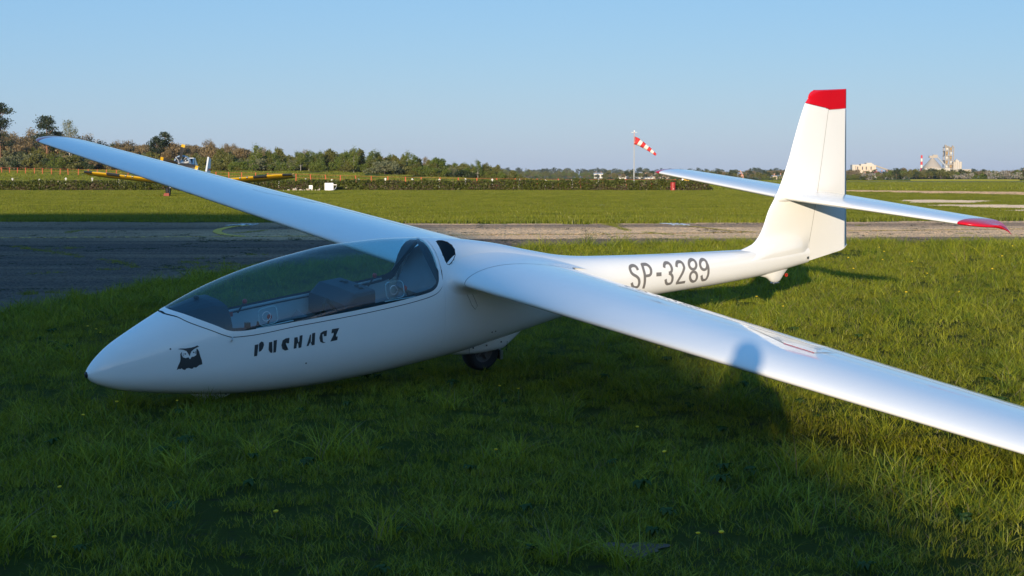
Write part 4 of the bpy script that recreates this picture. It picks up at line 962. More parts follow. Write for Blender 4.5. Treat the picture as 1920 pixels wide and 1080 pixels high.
tag(scatter('crack_grass', pts, np.stack([np.zeros(n), np.zeros(n), rng.uniform(0, 6.28, n)], 1), sc, rng.integers(0, 3, n), P_cr), 'weeds sprouting along cracks in the runway', 'grass', kind='stuff')
# airfield grass beyond the runway, and the fields
GRF = leafmat('field_grass', (.095, .135, .008), (.27, .27, .022), .2); GRFD = leafmat('field_grass_dry', (.13, .125, .03), (.20, .18, .05), .35)
P_mid = [proto('mid_patch%d' % i, blades(500 + i, 210, .62, .05, .13, .022, .8, 2, dry=.12), [GRF, GRFD]) for i in range(4)]
P_far = [proto('mow_patch%d' % i, blades(600 + i, 240, 2.6, .10, .22, .10, .8, 2, dry=.15), [GRF, GRFD]) for i in range(3)]
U, V = [], []
for v0, v1, d in ((50, 75, 2.6), (75, 120, 1.7), (120, 190, 1.0)):
    a, c = band_points(v0, v1, d, int(v0), .40, 2); U.append(a); V.append(c)
U = np.concatenate(U); V = np.concatenate(V); k = ~vpip(U, V, RUNW) & ~vpip(U, V, TAXI)
for p in PADS: k &= ~vpip(U, V, p)
U, V = U[k], V[k]; n = len(U); str_ = vnoise(U * .22, V, .55, 21); sc = rng.uniform(.8, 1.2, n); hs = sc * (.45 + 1.0 * str_) * (1 + np.clip((62 - V) / 10, 0, .6))
tag(scatter('airfield_grass', np.stack([U, V, T(U, V)], 1), np.stack([np.zeros(n), np.zeros(n), rng.uniform(0, 6.28, n)], 1), np.stack([sc, sc, hs], 1), rng.integers(0, 4, n), P_mid), 'mown grass of the airfield beyond the runway', 'grass', kind='stuff')
U, V = [], []
for v0, v1, d, a0, a1 in ((186, 300, .10, -1e9, 1e9), (300, 620, .045, -1e9, 1e9)):
    a, c = band_points(v0, v1, d, int(v0), .40, 3, a0, a1); U.append(a); V.append(c)
U = np.concatenate(U); V = np.concatenate(V); k = ~vpip(U, V, TAXI) & ~((V > 428) & (V < 502) & (U > 60)); U, V = U[k], V[k]; n = len(U); sc = rng.uniform(.9, 1.5, n)
tag(scatter('meadow_grass', np.stack([U, V, T(U, V)], 1), np.stack([np.zeros(n), np.zeros(n), rng.uniform(0, 6.28, n)], 1), np.stack([sc, sc, sc * rng.uniform(.7, 1.3, n)], 1), rng.integers(0, 3, n), P_far), 'meadow grass of the fields behind the hedge', 'grass', kind='stuff')
# dandelions
PET = pm('dandelion_petals', (.75, .50, .01), .8, vary=.2, scale=60); STEM = pm('flower_stem', (.08, .14, .03), .7)
FL = [(-1.11, 6.94), (-2.3, 7.51), (-2.58, 11.57), (-.1, 11.2), (.05, 10.96), (-4.22, 15.16), (-.09, 8.64), (.9, 8.57), (.79, 9.3), (.96, 6.66), (.83, 6.49), (-1.29, 13.73), (-4.53, 15.78), (-4.4, 15.57), (-2.38, 10.44), (-2.9, 9.88), (-2.06, 6.58), (-2.81, 10.42), (2.49, 10.96), (2.15, 12.51), (1.48, 14.37), (1.38, 13.98),
      (2.2, 12.57), (2.57, 19), (3.3, 19.9), (3.31, 18.1), (7.09, 28.3), (7.24, 29.6), (5.99, 26), (7.52, 27.8), (6.99, 24.9), (8.29, 25.5), (6.21, 20.5), (9.8, 29.6), (8.41, 33.9), (11.4, 33.8), (5.47, 20.5), (9.2, 31), (10.3, 33), (6.6, 29), (7.9, 31.5)]
fm = MB(); fm.lathe([(0, .0), (.009, .001), (.016, .006), (.019, .013), (.012, .017), (0, .018)], 12); fme = None
for k, (x, y) in enumerate(FL):
    h = random.uniform(.06, .11); sh = 'shaded' if x < 2.0 else 'sunlit'
    e = empty('dandelion', (x, y, 0), (random.uniform(-.2, .2), random.uniform(-.2, .2), random.uniform(0, 6)))
    tag(e, 'small yellow dandelion flower in the %s grass' % sh, 'flower', 'dandelions in the %s grass' % sh)
    if fme is None:
        o = fm.build('flower_head', PET, e, smooth=True); fme = o.data; b = MB(); b.tube([(0, 0, -.02), (.004, 0, .03), (0, 0, .075)], .0022, 5); s_ = b.build('stem', STEM, e); sme = s_.data
    else: o = link('flower_head', fme, e); s_ = link('stem', sme, e)
    o.location = (0, 0, h); s_.scale = (1, 1, h / .075); sc = random.uniform(.5, .75) if y < 16 else random.uniform(.8, 1.1); o.scale = (sc, sc, sc)

# ================================================================== BACKGROUND PLANTS
BARK = pm('bark', (.10, .075, .055), .9, vary=.3, scale=5); BARKP = pm('pine_bark', (.22, .11, .06), .9, vary=.3, scale=3); BARKB = pm('birch_bark', (.45, .42, .38), .8, vary=.3, scale=3)
LF = {'olive': leafmat('olive_leaves', (.10, .11, .022), (.20, .19, .045)), 'green': leafmat('fresh_leaves', (.08, .125, .016), (.18, .21, .032)), 'brown': leafmat('budding_twigs', (.15, .105, .05), (.25, .19, .095), .2),
      'dark': leafmat('dark_leaves', (.022, .038, .014), (.05, .07, .022), .2), 'pine': leafmat('pine_needles', (.018, .032, .016), (.04, .058, .026), .1), 'pale': leafmat('pale_leaves', (.13, .15, .06), (.22, .22, .11)), 'blossom': leafmat('white_blossom', (.28, .25, .19), (.42, .37, .30), .3), 'hedge': leafmat('hedge_leaves', (.055, .075, .010), (.15, .15, .022), .25), 'hedgebrown': leafmat('hedge_twigs', (.10, .075, .04), (.16, .12, .06), .2)}
def quads(b, P, size, r, mi=0, flat=.0):
    """leaf clumps: randomly turned small folded quads around points P"""
    for p in P:
        a = r.normal(size=3); a /= np.linalg.norm(a); c = np.cross(a, r.normal(size=3)); c /= np.linalg.norm(c) + 1e-9; s = size * r.uniform(.55, 1.3)
        a = a * s; c = c * s * r.uniform(.5, 1.)
        b.add([p - a * .5, p + c * .4, p + a * .5, p - c * .4], [(0, 1, 2, 3)], mi)
def limbs(b, r, h, rt, nl, lo, spread, mi):
    tr = [(0, 0, 0)]; 
    for k in range(1, 6): tr.append((r.normal() * .03 * h * k / 5, r.normal() * .03 * h * k / 5, h * k / 5))
    b.tube(tr, [rt * (1 - .8 * k / 5) for k in range(6)], 6, mi)
    ends = []
    for i in range(nl):
        t = r.uniform(lo, .95); a = i * 2.4 + r.uniform(-.4, .4); z = h * t; L = spread * (1.15 - t * .7) * r.uniform(.6, 1.1); k = min(4, int(t * 5)); q = np.array(tr[k]) + (np.array(tr[k + 1]) - np.array(tr[k])) * (t * 5 - k)
        e = q + np.array([math.cos(a) * L, math.sin(a) * L, L * r.uniform(.2, .9)]); m_ = (q + e) / 2 + np.array([0, 0, L * .1]); b.tube([q, m_, e], [rt * .35 * (1 - .6 * t), rt * .22, rt * .08], 4, mi, cap=False); ends.append(e)
    return ends
def tree_mesh(seed, kind, h, w, n, leaf, fill=1.):
    """one tree: returns (trunk, crown) geometry"""
    r = np.random.default_rng(seed); t = MB(); c = MB()
    if kind == 'pine':
        ends = limbs(t, r, h * .95, h * .022, 26, .38, w * .62, 0)
        for e in ends: 
            m = int(n / 28); quads(c, [np.array(e) * np.array([r.uniform(.35, 1.05), r.uniform(.35, 1.05), 1]) + r.normal(size=3) * np.array([.10, .10, .055]) * w for _ in range(m)], leaf, r)
        quads(c, [np.array([r.normal() * w * .12, r.normal() * w * .12, h * r.uniform(.88, 1.02)]) for _ in range(int(n / 9))], leaf, r)
    elif kind == 'birch':
        ends = limbs(t, r, h * .97, h * .014, 22, .25, w * .55, 0)
        for e in ends:
            m = int(n / 24); quads(c, [np.array(e) + r.normal(size=3) * np.array([.12, .12, .13]) * w for _ in range(m)], leaf, r)
        quads(c, [np.array([r.normal() * w * .1, r.normal() * w * .1, h * r.uniform(.7, 1.03)]) for _ in range(int(n / 8))], leaf, r)
    elif kind == 'bush':
        ends = limbs(t, r, h * .6, h * .02, 7, .1, w * .4, 0)
        lob = [np.array([r.normal() * w * .28, r.normal() * w * .28, h * r.uniform(.18, .75)]) for _ in range(int(9 * fill))]
        for k in range(n):
            q = lob[k % len(lob)]; d = r.normal(size=3); d /= np.linalg.norm(d); rad = (.16 + .14 * r.random()) * w; p = q + d * rad * np.array([1, 1, h / w * .75]) * r.uniform(.55, 1.05) ** .5
            p[2] = abs(p[2]); quads(c, [p], leaf, r)
    else:   # round broadleaf
        ends = limbs(t, r, h * .75, h * .024, 14, .25, w * .5, 0)
        lob = [np.array(e) for e in ends] + [np.array([r.normal() * w * .16, r.normal() * w * .16, h * r.uniform(.55, .88)]) for _ in range(6)]
        for k in range(n):
            q = lob[k % len(lob)]; d = r.normal(size=3); d /= np.linalg.norm(d); p = q + d * w * .17 * r.uniform(.3, 1.15) * np.array([1, 1, .9]); p[2] = min(max(p[2], h * .12), h * 1.02); quads(c, [p], leaf, r)
    return t, c
def tree(name, u, v, seed, kind, h, w, n, leaf, lm, bark, label, group=None, cat='tree'):
    e = empty(name, (u, v, float(T(u, v)) - .05)); t, c = tree_mesh(seed, kind, h, w, n, leaf)
    t.build('trunk', bark, e, smooth=True); c.build('crown', LF[lm], e); tag(e, label, cat, group); return e
# ---- clipped wild hedge along the airfield edge
r = np.random.default_rng(5); HE = empty('hedge', (-20, 179.5, 0)); tag(HE, 'long scrubby green and brown hedge between mown grass and red-post fence', 'hedge')
b = MB(); n = 46000
uu = r.uniform(-82, 24.2, n); top = .88 + .45 * vnoise(uu, uu * 0, .9, 3) + .35 * vnoise(uu, uu * 0, 3.5, 8); top = np.where(uu < -26, top * .92, top); top *= np.clip((24.6 - uu) / 1.6, .25, 1)
zz = top * r.random(n) ** .8; vv_ = 179.5 + r.normal(0, .75, n) * (1 - .35 * zz / 1.6) + .3 * (vnoise(uu, zz, 1.3, 12) - .5) * 2
tone = vnoise(uu, zz * 3, .8, 31) * .75 + .35 * (1 - zz / 1.5)
fb, fb2 = MB(), MB()
for i in range(n): quads(fb2 if tone[i] + r.normal() * .12 > .72 else fb, [np.array([uu[i] + 20, vv_[i] - 179.5, zz[i]])], .24, r)
fb.build('foliage', LF['hedge'], HE)['kind'] = 'stuff'; fb2.build('dry_twigs', LF['hedgebrown'], HE)['kind'] = 'stuff'
b = MB()
for i in range(420):
    u = r.uniform(-82, 24) + 20; v = r.normal(0, .5); b.tube([(u, v, 0), (u + r.normal() * .1, v + r.normal() * .1, .8), (u + r.normal() * .25, v + r.normal() * .2, r.uniform(1.1, 1.9))], [.02, .012, .005], 4, cap=False)
b.build('stems', BARK, HE)['kind'] = 'stuff'
# ---- the wood on the slope (reads as one mass), with the trees that stand out of it as things
PT = []
for i, (kd, h, w_, nq, lf, lm, bk) in enumerate([('bush', 4.6, 4.6, 1100, .5, 'olive', BARK), ('bush', 4.0, 4.4, 1100, .5, 'green', BARK), ('round', 7.5, 5.0, 1300, .46, 'brown', BARK), ('round', 7.0, 5.0, 1400, .48, 'olive', BARK), ('bush', 4.2, 5, 1100, .5, 'brown', BARK), ('birch', 8.2, 4, 1300, .36, 'brown', BARKB), ('bush', 3.6, 4, 1000, .48, 'dark', BARK), ('birch', 7.5, 3.5, 1300, .40, 'green', BARKB), ('bush', 4.4, 4.2, 1100, .5, 'pale', BARK)]):
    t, c = tree_mesh(900 + i, kd, h, w_, nq, lf); m_ = MB(); m_.add(t.v, t.f, 0); m_.add(c.v, c.f, 1); PT.append(proto('wood_tree%d' % i, m_, [bk, LF[lm]]))
pts, idx, sc = [], [], []
r = np.random.default_rng(77)
def wood_row(u0, v0, u1, v1, n, depth, s0, s1, kinds, hz=1.):
    for k in range(n):
        t = (k + r.random()) / n; d = r.random() * depth; u = u0 + (u1 - u0) * t + r.normal() * 1.2; v = v0 + (v1 - v0) * t + d; s = (s0 + (s1 - s0) * t) * r.uniform(.8, 1.2)
        pts.append((u, v, float(T(u, v)) - .1)); idx.append(int(r.choice(kinds))); sc.append((s, s, s * hz * r.uniform(.85, 1.15)))
# front bushes, left to right, then taller trees behind
wood_row(-160, 402, -64, 372, 90, 14, 1.1, .72, [0, 1, 1, 4, 6, 6, 8, 0])
wood_row(-165, 420, -66, 390, 170, 30, 1.15, .52, [2, 2, 3, 5, 4, 2, 4, 0, 2])
wood_row(-170, 455, -72, 425, 170, 35, 1.22, .52, [2, 5, 2, 5, 3, 2])
wood_row(-175, 478, -70, 448, 170, 35, 1.3, .6, [2, 3, 2, 4, 0, 2, 5]); wood_row(-160, 408, -64, 378, 110, 20, 1.3, .8, [4, 0, 4, 0, 8, 2]); wood_row(-80, 378, -4, 358, 120, 14, .8, .62, [0, 0, 1, 4, 3]); wood_row(-72, 368, -4, 352, 95, 10, .78, .6, [0, 1, 1, 6, 1, 8, 7])
wood_row(-74, 380, -6, 362, 120, 25, .55, .46, [7, 1, 0, 3, 7, 0, 3])
wood_row(-4, 352, 3, 356, 8, 8, .62, .45, [0, 1, 1]); wood_row(-78, 400, -20, 385, 70, 20, .55, .42, [5, 2, 7, 3])
n = len(pts); tag(scatter('wood', pts, np.stack([np.zeros(n), np.zeros(n), r.uniform(0, 6.28, n)], 1), sc, idx, PT), 'mixed spring wood of bushes and budding trees on the slope', 'wood', kind='stuff')
def at(px, v): return (px - 960) / 2781 * v * 1.0
for nm, px, v, kd, h, w_, nq, lf, lm, bk, lab in [
    ('pine_tree', 4, 400, 'pine', 17.5, 7.5, 3800, .46, 'pine', BARKP, 'tall dark pine at the far left edge of the wood'),
    ('pine_tree', -22, 415, 'pine', 18, 8, 3800, .46, 'pine', BARKP, 'dark pine standing behind the leftmost pine, half cut off by the frame'),
    ('pine_tree', 91, 400, 'pine', 14.0, 6.5, 3600, .42, 'pine', BARKP, 'dark spreading pine above the red tip of the far wing'),
    ('pine_tree', 112, 404, 'pine', 10.0, 5, 2600, .4, 'pine', BARKP, 'shorter dark pine just right of the spreading pine'),
    ('birch_tree', 135, 398, 'birch', 12.8, 4.2, 1700, .33, 'pale', BARKB, 'slender pale birch right of the two pines'),
    ('pine_tree', 298, 400, 'round', 10.6, 5.4, 2600, .42, 'pine', BARK, 'dark rounded pine above the propeller plane, left of its upright blade'),
    ('pine_tree', 312, 402, 'pine', 9.9, 4.2, 2200, .40, 'pine', BARKP, 'small dark pine touching the rounded pine on its right'),
    ('birch_tree', 425, 395, 'birch', 6.8, 2.6, 800, .28, 'brown', BARKB, 'thin bare birch on the skyline right of the propeller plane'),
    ('bare_tree', 436, 392, 'round', 5.4, 2.8, 700, .3, 'dark', BARK, 'small dark twiggy tree on the skyline beside a thin birch'),
    ('round_tree', 645, 366, 'round', 4.5, 5, 2000, .42, 'green', BARK, 'broad fresh-green tree in the middle of the wood edge'),
    ('round_tree', 820, 360, 'round', 4.7, 4.8, 2000, .42, 'green', BARK, 'round green tree forming the last high hump of the wood'),
    ('pale_bush', 20, 398, 'bush', 7.2, 6.5, 1000, .42, 'pale', BARK, 'pale grey-green bush at the left edge in front of the wood'),
    ('green_bush', 112, 384, 'bush', 4.2, 4.0, 800, .4, 'green', BARK, 'bright green round bush below the far wing near its tip'),
    ('willow_bush', 722, 352, 'bush', 4.0, 6.0, 1400, .42, 'pale', BARK, 'wide pale willow bush at the front of the wood, above the middle fence')]:
    u = at(px, v); tree(nm, u, v, hash((px, v)) % 9999, kd, h, w_, nq, lf, lm, bk, lab, cat='bush' if 'bush' in nm else 'tree')
# ---- tree belts beyond the far fields on the right
PB = []
for i, (kd, h, w_, nq, lf, lm) in enumerate([('round', 8, 7, 420, .8, 'olive'), ('round', 8.5, 7, 420, .8, 'brown'), ('bush', 5, 7, 360, .8, 'green'), ('bush', 4.5, 6, 340, .8, 'dark'), ('round', 9, 7, 420, .8, 'dark'), ('round', 8, 6, 420, .8, 'green'), ('bush', 4, 5, 300, .7, 'olive')]):
    t, c = tree_mesh(700 + i, kd, h, w_, nq, lf); m_ = MB(); m_.add(t.v, t.f, 0); m_.add(c.v, c.f, 1); PB.append(proto('belt_tree%d' % i, m_, [BARK, LF[lm]]))
pts, idx, sc = [], [], []; r = np.random.default_rng(99)
wood_row(150, 700, 290, 690, 90, 22, .5, .62, [2, 3, 6, 2, 3, 3]); wood_row(195, 760, 330, 740, 130, 90, .5, .72, [0, 1, 1, 4, 0, 5])
wood_row(130, 690, 178, 690, 40, 15, .38, .42, [2, 0, 6, 0]); wood_row(178, 690, 205, 690, 22, 20, .58, .62, [0, 5, 5, 0, 4])
wood_row(85, 760, 150, 760, 34, 30, .42, .42, [0, 3, 4, 2]); wood_row(60, 900, 215, 900, 60, 60, .5, .5, [0, 1, 4, 1]); wood_row(110, 1300, 360, 1250, 110, 120, .75, .85, [1, 4, 0, 1])
wood_row(60, 1000, 190, 1000, 80, 80, .5, .55, [4, 3, 0, 1, 4]); wood_row(200, 1150, 440, 1100, 110, 100, .72, .85, [1, 4, 0, 1, 1])
n = len(pts); tag(scatter('tree_belt', pts, np.stack([np.zeros(n), np.zeros(n), r.uniform(0, 6.28, n)], 1), sc, idx, PB), 'belts of mixed trees beyond the far fields on the right', 'wood', kind='stuff')
for px, v, h, lm, lab in [(1626, 690, 4.0, 'blossom', 'round blossoming bush below the white sheds'), (1795, 690, 3.2, 'blossom', 'low blossoming bush right of the cement works'), (1812, 690, 3.8, 'blossom', 'second low blossoming bush right of the cement works'), (1854, 690, 5.2, 'blossom', 'tall grey blossoming bush in the right-hand belt'), (1882, 690, 4.8, 'blossom', 'round grey blossoming bush near the right edge'), (1902, 690, 4.6, 'blossom', 'rightmost grey blossoming bush of the belt')]:
    tree('blossom_bush', at(px, v), v, px, 'bush', h, h * 1.25, 420, .6, lm, BARK, lab, 'blossoming bushes in the belt', cat='bush')
tree('bare_tree', at(1690, 900), 900, 51, 'round', 7.5, 6, 420, .7, 'brown', BARK, 'bare brown tree rising between the white sheds and the cement works')
# ---- forest on the horizon and scrub round the village
pts, idx, sc = [], [], []; r = np.random.default_rng(123)
wood_row(-40, 2600, 560, 2500, 420, 300, 1.45, 1.35, [3, 4, 4, 0, 3], 1.15); wood_row(-30, 1500, 130, 1480, 160, 160, .85, .7, [0, 5, 0, 6, 2]); wood_row(70, 1250, 290, 1200, 90, 200, .42, .5, [0, 1, 6, 2, 4]); wood_row(0, 1050, 110, 1050, 50, 80, .28, .32, [6, 1, 6, 2])
wood_row(700, 2700, 1100, 2500, 80, 200, 1.4, 1.3, [4, 3, 0], 1.1)
n = len(pts); tag(scatter('distant_forest', pts, np.stack([np.zeros(n), np.zeros(n), r.uniform(0, 6.28, n)], 1), sc, idx, PB), 'far dark forest along the horizon', 'forest', kind='stuff')
tree('lone_tree', at(1141, 1100), 1100, 5, 'round', 7.5, 4.5, 420, .6, 'pale', BARK, 'lone pale tree sticking out of the horizon left of the windsock')

# ================================================================== THINGS ON THE AIRFIELD
def zat(y, v): return EYE + (331 - y) * v / 2781
# ---- crop-duster aeroplane
YELP = pm('yellow_wing_paint', (.62, .36, .01), .35, vary=.12, scale=2); BLKP = pm('black_boot', (.02, .02, .02), .5); WHP = pm('white_body_paint', (.62, .64, .66), .35, vary=.06)
GREYB = pm('blue_grey_paint', (.28, .36, .46), .3, vary=.1); PROPM = pm('propeller_black', (.03, .026, .02), .45, vary=.4, scale=9); ENGM = pm('cylinder_metal', (.55, .55, .54), .4, metal=.6, vary=.3); DKG = pm('dark_glass', (.02, .025, .03), .08)
AP = empty('crop_duster_plane', (-27.7, 127, 0), (0, .012, -.05)); tag(AP, 'yellow-winged propeller crop-duster parked tail-down beyond the runway', 'aeroplane')
PITCH = .19
def ap(x, y, z):        # plane frame: y forward negative; nose-up sitting attitude about the main wheels
    yy, zz = y, z - .4; return (x, yy * math.cos(PITCH) + zz * math.sin(PITCH), .4 + zz * math.cos(PITCH) - yy * math.sin(PITCH))
b = MB(); rows = []
for y, hw, zb, zt in [(-2.3, .52, 1.25, 2.25), (-1.9, .58, 1.15, 2.35), (-1.2, .6, 1.08, 2.4), (-.2, .62, 1.05, 2.45), (.8, .6, 1.05, 2.5), (1.8, .52, 1.1, 2.35), (3, .4, 1.2, 2.0), (4.6, .26, 1.35, 1.8), (6.3, .1, 1.5, 1.7)]:
    rows.append([ap(hw * math.copysign(abs(math.cos(t)) ** .7, math.cos(t)), y, (zb + zt) / 2 + (zt - zb) / 2 * math.copysign(abs(math.sin(t)) ** .7, math.sin(t))) for t in np.linspace(0, 2 * math.pi, 21)[:-1]])
b.grid(rows, closed=True); b.add(rows[0], [tuple(range(20))]); b.build('fuselage', GREYB, AP, smooth=True)
b = MB(); ck = []
for y, hw, z in [(-.15, .5, 2.75), (.15, .40, 3.38), (.75, .38, 3.48), (1.5, .44, 2.75)]: ck.append([ap(-hw, y, 2.35), ap(-hw * .8 if z > 3 else -hw, y, z), ap(hw * .8 if z > 3 else hw, y, z), ap(hw, y, 2.35)])
b.grid(ck); ckp = b.build('cockpit', WHP, AP)
for x0, x1 in ((-.3, -.03), (.03, .3)):
    b = MB(); b.add([ap(x0 * 1.05, -.13, 2.85), ap(x1 * 1.05, -.13, 2.85), ap(x1 * .9, .11, 3.3), ap(x0 * .9, .11, 3.3)], [(0, 1, 2, 3)]); b.build('windscreen', DKG, ckp)
for s in (-1, 1):
    b = MB(); b.add([ap(s * .475, .1, 2.85), ap(s * .44, .75, 2.85), ap(s * .34, .72, 3.38), ap(s * .36, .2, 3.32)], [(0, 1, 2, 3)]); b.build('side_window', DKG, ckp)
for s in (-1, 1):
    def aw(x, f, up): # wing: low centre section then dihedral
        ax = abs(x); z = 1.28 + .1 * max(0, ax - 2.4); c = 2.25 - .55 * max(0, (ax - 7.6)) / 1.2 if ax > 7.6 else 2.25; y0 = -.75 + (.25 * (ax - 7.6) if ax > 7.6 else 0)
        th = .145 * (.2969 * math.sqrt(f) - .126 * f - .3516 * f * f + .2843 * f ** 3 - .1015 * f ** 4) * 5; return ap(x, y0 + f * c, z + (th * c * (1 if up else -.75)))
    fr = [1, .8, .6, .4, .25, .12, .05, .015, 0]
    def wrow(x): return [aw(x, f, True) for f in fr] + [aw(x, f, False) for f in fr[-2::-1]]
    b = MB(); b.grid([wrow(s * x) for x in [.3, 2.4, 4, 5.5, 7.6, 8.3, 8.85, 9.0]], flip=s > 0); L_ = wrow(s * 9.0); b.add(L_, [tuple(range(len(L_)))]); wg = b.build('wing', YELP, AP)
    for x0, x1 in ((5.75, 6.9), (8.2, 8.98)):
        b = MB(); b.grid([[tuple(np.array(aw(s * x, f, u)) + np.array([0, -.03 if f < .1 else 0, .012 if u else -.012])) for f, u in [(.14, True), (.06, True), (.015, True), (0, True), (.015, False), (.06, False), (.12, False)]] for x in np.linspace(x0, x1, 5)], flip=s > 0); b.build('leading_edge_boot', BLKP, wg)
    for x in (4.55, 5.15):
        b = MB(); b.grid([[tuple(np.array(aw(s * q, f, u)) + np.array([0, -.03, 0])) for f, u in [(.05, True), (0, True), (.05, False)]] for q in (x, x + .16)], flip=s > 0); lo_ = b.build('landing_light', BLKP, wg)
        b = MB(); b.box(aw(s * (x + .08), 0, True), (.07, .1, .06)); b.build('lamp_lens', WHT, lo_)
    b = MB(); b.box(aw(s * 9.02, .25, True), (.06, .3, .05)); b.build('tip_light', YELP, wg)
    for xa in np.linspace(1.6, 8.2, 9):
        b = MB(); b.tube([aw(s * xa, .9, False), tuple(np.array(aw(s * xa, 1, False)) + np.array([0, .12, -.12]))], .02, 5); b.build('spray_nozzle', BLKP, wg)
    # undercarriage
    gw = empty('main_gear', (0, 0, 0)); gw.parent = AP
    b = MB(); b.tube([(s * 1.25, -.3, 1.2), (s * 1.6, -.35, .42)], [.07, .05], 8); b.build('strut', WHP, gw)
    b = MB(); b.tube([(s * 1.2, .5, 1.25), (s * 1.6, -.3, .5)], .025, 6); b.build('brace', BLKP, gw)
    b = MB(); b.lathe([(.17, -.11), (.36, -.14), (.4, -.06), (.4, .06), (.36, .14), (.17, .11)], 24, (s * 1.6, -.35, .4), 'X'); b.build('tyre', RUBBER, gw, smooth=True)
    b = MB(); b.lathe([(0, -.08), (.15, -.09), (.17, -.11)], 20, (s * 1.6, -.35, .4), 'X'); b.lathe([(0, .08), (.15, .09), (.17, .11)], 20, (s * 1.6, -.35, .4), 'X'); b.build('rim', WHP, gw, smooth=True)
    b = MB(); b.grid([[ap(s * x, y0, 1.62), ap(s * x, y0 + c, 1.60)] for x, y0, c in ((.05, 5.2, 1.15), (2.6, 5.45, .8))], flip=s > 0); b.grid([[ap(s * x, y0, 1.56), ap(s * x, y0 + c, 1.58)] for x, y0, c in ((.05, 5.2, 1.15), (2.6, 5.45, .8))], flip=s < 0); b.build('tailplane', YELP, AP)
b = MB()
for xx in (-.07, .07): b.add([ap(xx, 5.1, 1.75), ap(xx, 6.9, 1.5), ap(xx, 6.95, 4.65), ap(xx, 6.2, 4.7)], [(0, 1, 2, 3)])
P4 = [ap(x, y, z) for y, z in ((5.1, 1.75), (6.2, 4.7), (6.95, 4.65), (6.9, 1.5)) for x in (-.07, .07)]; b.add(P4, [(0, 1, 3, 2), (2, 3, 5, 4), (4, 5, 7, 6)]); fn2 = b.build('fin', WHP, AP)
b = MB(); b.box(ap(.075, 6.5, 3.6), (.012, .8, .2)); b.build('rudder_stripe', REDP, fn2)
HUB = np.array(ap(0, -2.75, 1.95)); HUB[2] = 2.78
en = empty('radial_engine', (0, 0, 0)); en.parent = AP
b = MB(); b.lathe([(.0, -.5), (.12, -.48), (.2, -.3), (.3, -.15), (.34, .15), (.3, .3)], 20, tuple(HUB + np.array([0, .35, 0])), 'Y'); b.build('crankcase', ENGM, en, smooth=True)
for k in range(9):
    t = 2 * math.pi * k / 9 + .2; d = np.array([math.cos(t), 0, math.sin(t)]); c0 = HUB + np.array([0, .38, 0])
    b = MB(); b.tube([c0 + d * .25, c0 + d * .62], .105, 10); cy = b.build('cylinder', BLKP if k % 2 else ENGM, en); b = MB(); b.tube([c0 + d * .6, c0 + d * .7], .085, 8); b.build('rocker_cover', ENGM, cy)
    b = MB(); b.tube([c0 + d * .2 + np.array([0, -.2, 0]), c0 + d * .62 + np.array([0, -.09, 0])], .016, 5); b.build('push_rod', WHP, cy)
b = MB(); b.lathe([(.6, .5), (.72, .55), (.70, 1.0), (.6, 1.4)], 24, tuple(HUB), 'Y'); b.build('cowl_ring', GREYB, en, smooth=True)
pr = empty('propeller', (0, 0, 0)); pr.parent = AP
b = MB(); b.lathe([(0, -.42), (.07, -.4), (.1, -.3), (.1, .0)], 14, tuple(HUB), 'Y'); b.build('hub', ENGM, pr, smooth=True)
for k in range(4):
    t = R(77) + k * math.pi / 2; d = Vector((math.cos(t), 0, math.sin(t))); sdv = Vector((-math.sin(t), 0, math.cos(t))); b = MB(); rows = []
    for q, wd, tw in ((.1, .1, .9), (.35, .14, .8), (.8, .2, .55), (1.3, .19, .4), (1.62, .17, .3)):
        a = sdv * math.cos(tw) + Vector((0, 1, 0)) * math.sin(tw); c0 = Vector(HUB) + d * q + Vector((0, -.25, 0)); nn = d.cross(a) * .022
        rows.append([c0 - a * wd, c0 + nn, c0 + a * wd, c0 - nn])
    b.grid(rows[:4] + [[p + (r4 - p) * .25 for p, r4 in zip(rows[3], rows[4])]], closed=True); bl = b.build('blade', PROPM, pr)
    b = MB(); r0 = [p + (r4 - p) * .25 for p, r4 in zip(rows[3], rows[4])]; b.grid([r0, rows[4]], closed=True); b.add(rows[4], [(0, 1, 2, 3)]); b.build('yellow_tip', YELP, bl)
CH = MB(); CH.add([(-29.6, 126.1, 0), (-29.1, 126.1, 0), (-29.1, 126.3, 0), (-29.6, 126.3, 0), (-29.57, 126.27, .3), (-29.13, 126.27, .3)], [(0, 1, 5, 4), (3, 2, 5, 4), (0, 3, 4), (1, 2, 5), (0, 1, 2, 3)])
CHM = pm('rusty_red_chock', (.28, .07, .04), .7, vary=.3); ch = CH.build('wheel_chock', CHM); bevel(ch, .02, 1); tag(ch, 'rusty red chock in front of the crop-duster wheel', 'chock')
# ---- red post fence climbing the slope
REDPOST = pm('orange_red_post', (.55, .09, .03), .6, vary=.2); WIRE = pm('orange_twine', (.45, .16, .05), .7)
FE = empty('red_post_fence', (-46, 262, 0)); tag(FE, 'fence of thin orange-red posts and twine crossing the meadow below the wood', 'fence')
fp = []
for k in range(52):
    t = k / 51; u = -122 + (23.5 + 122) * t; v = 345.5 + (184.5 - 345.5) * t; u += random.gauss(0, .08); fp.append((u, v, float(T(u, v))))
pme = None
for i, (u, v, z) in enumerate(fp):
    if pme is None:
        b = MB(); b.tube([(0, 0, -.1), (0, 0, 1.35)], .075, 7); b.tube([(0, 0, 1.35), (0, 0, 1.38)], [.075, .03], 7); o = b.build('post', REDPOST, FE); pme = o.data
    else: o = link('post', pme, FE)
    o.location = (u + 46, v - 262, z); o.rotation_euler = (random.gauss(0, .03), random.gauss(0, .05 if i != 16 else .25), 0)
for h in (1.3, .75):
    b = MB(); b.tube([(u + 46, v - 262, z + h) for u, v, z in fp], .022, 5); b.build('twine', WIRE, FE)
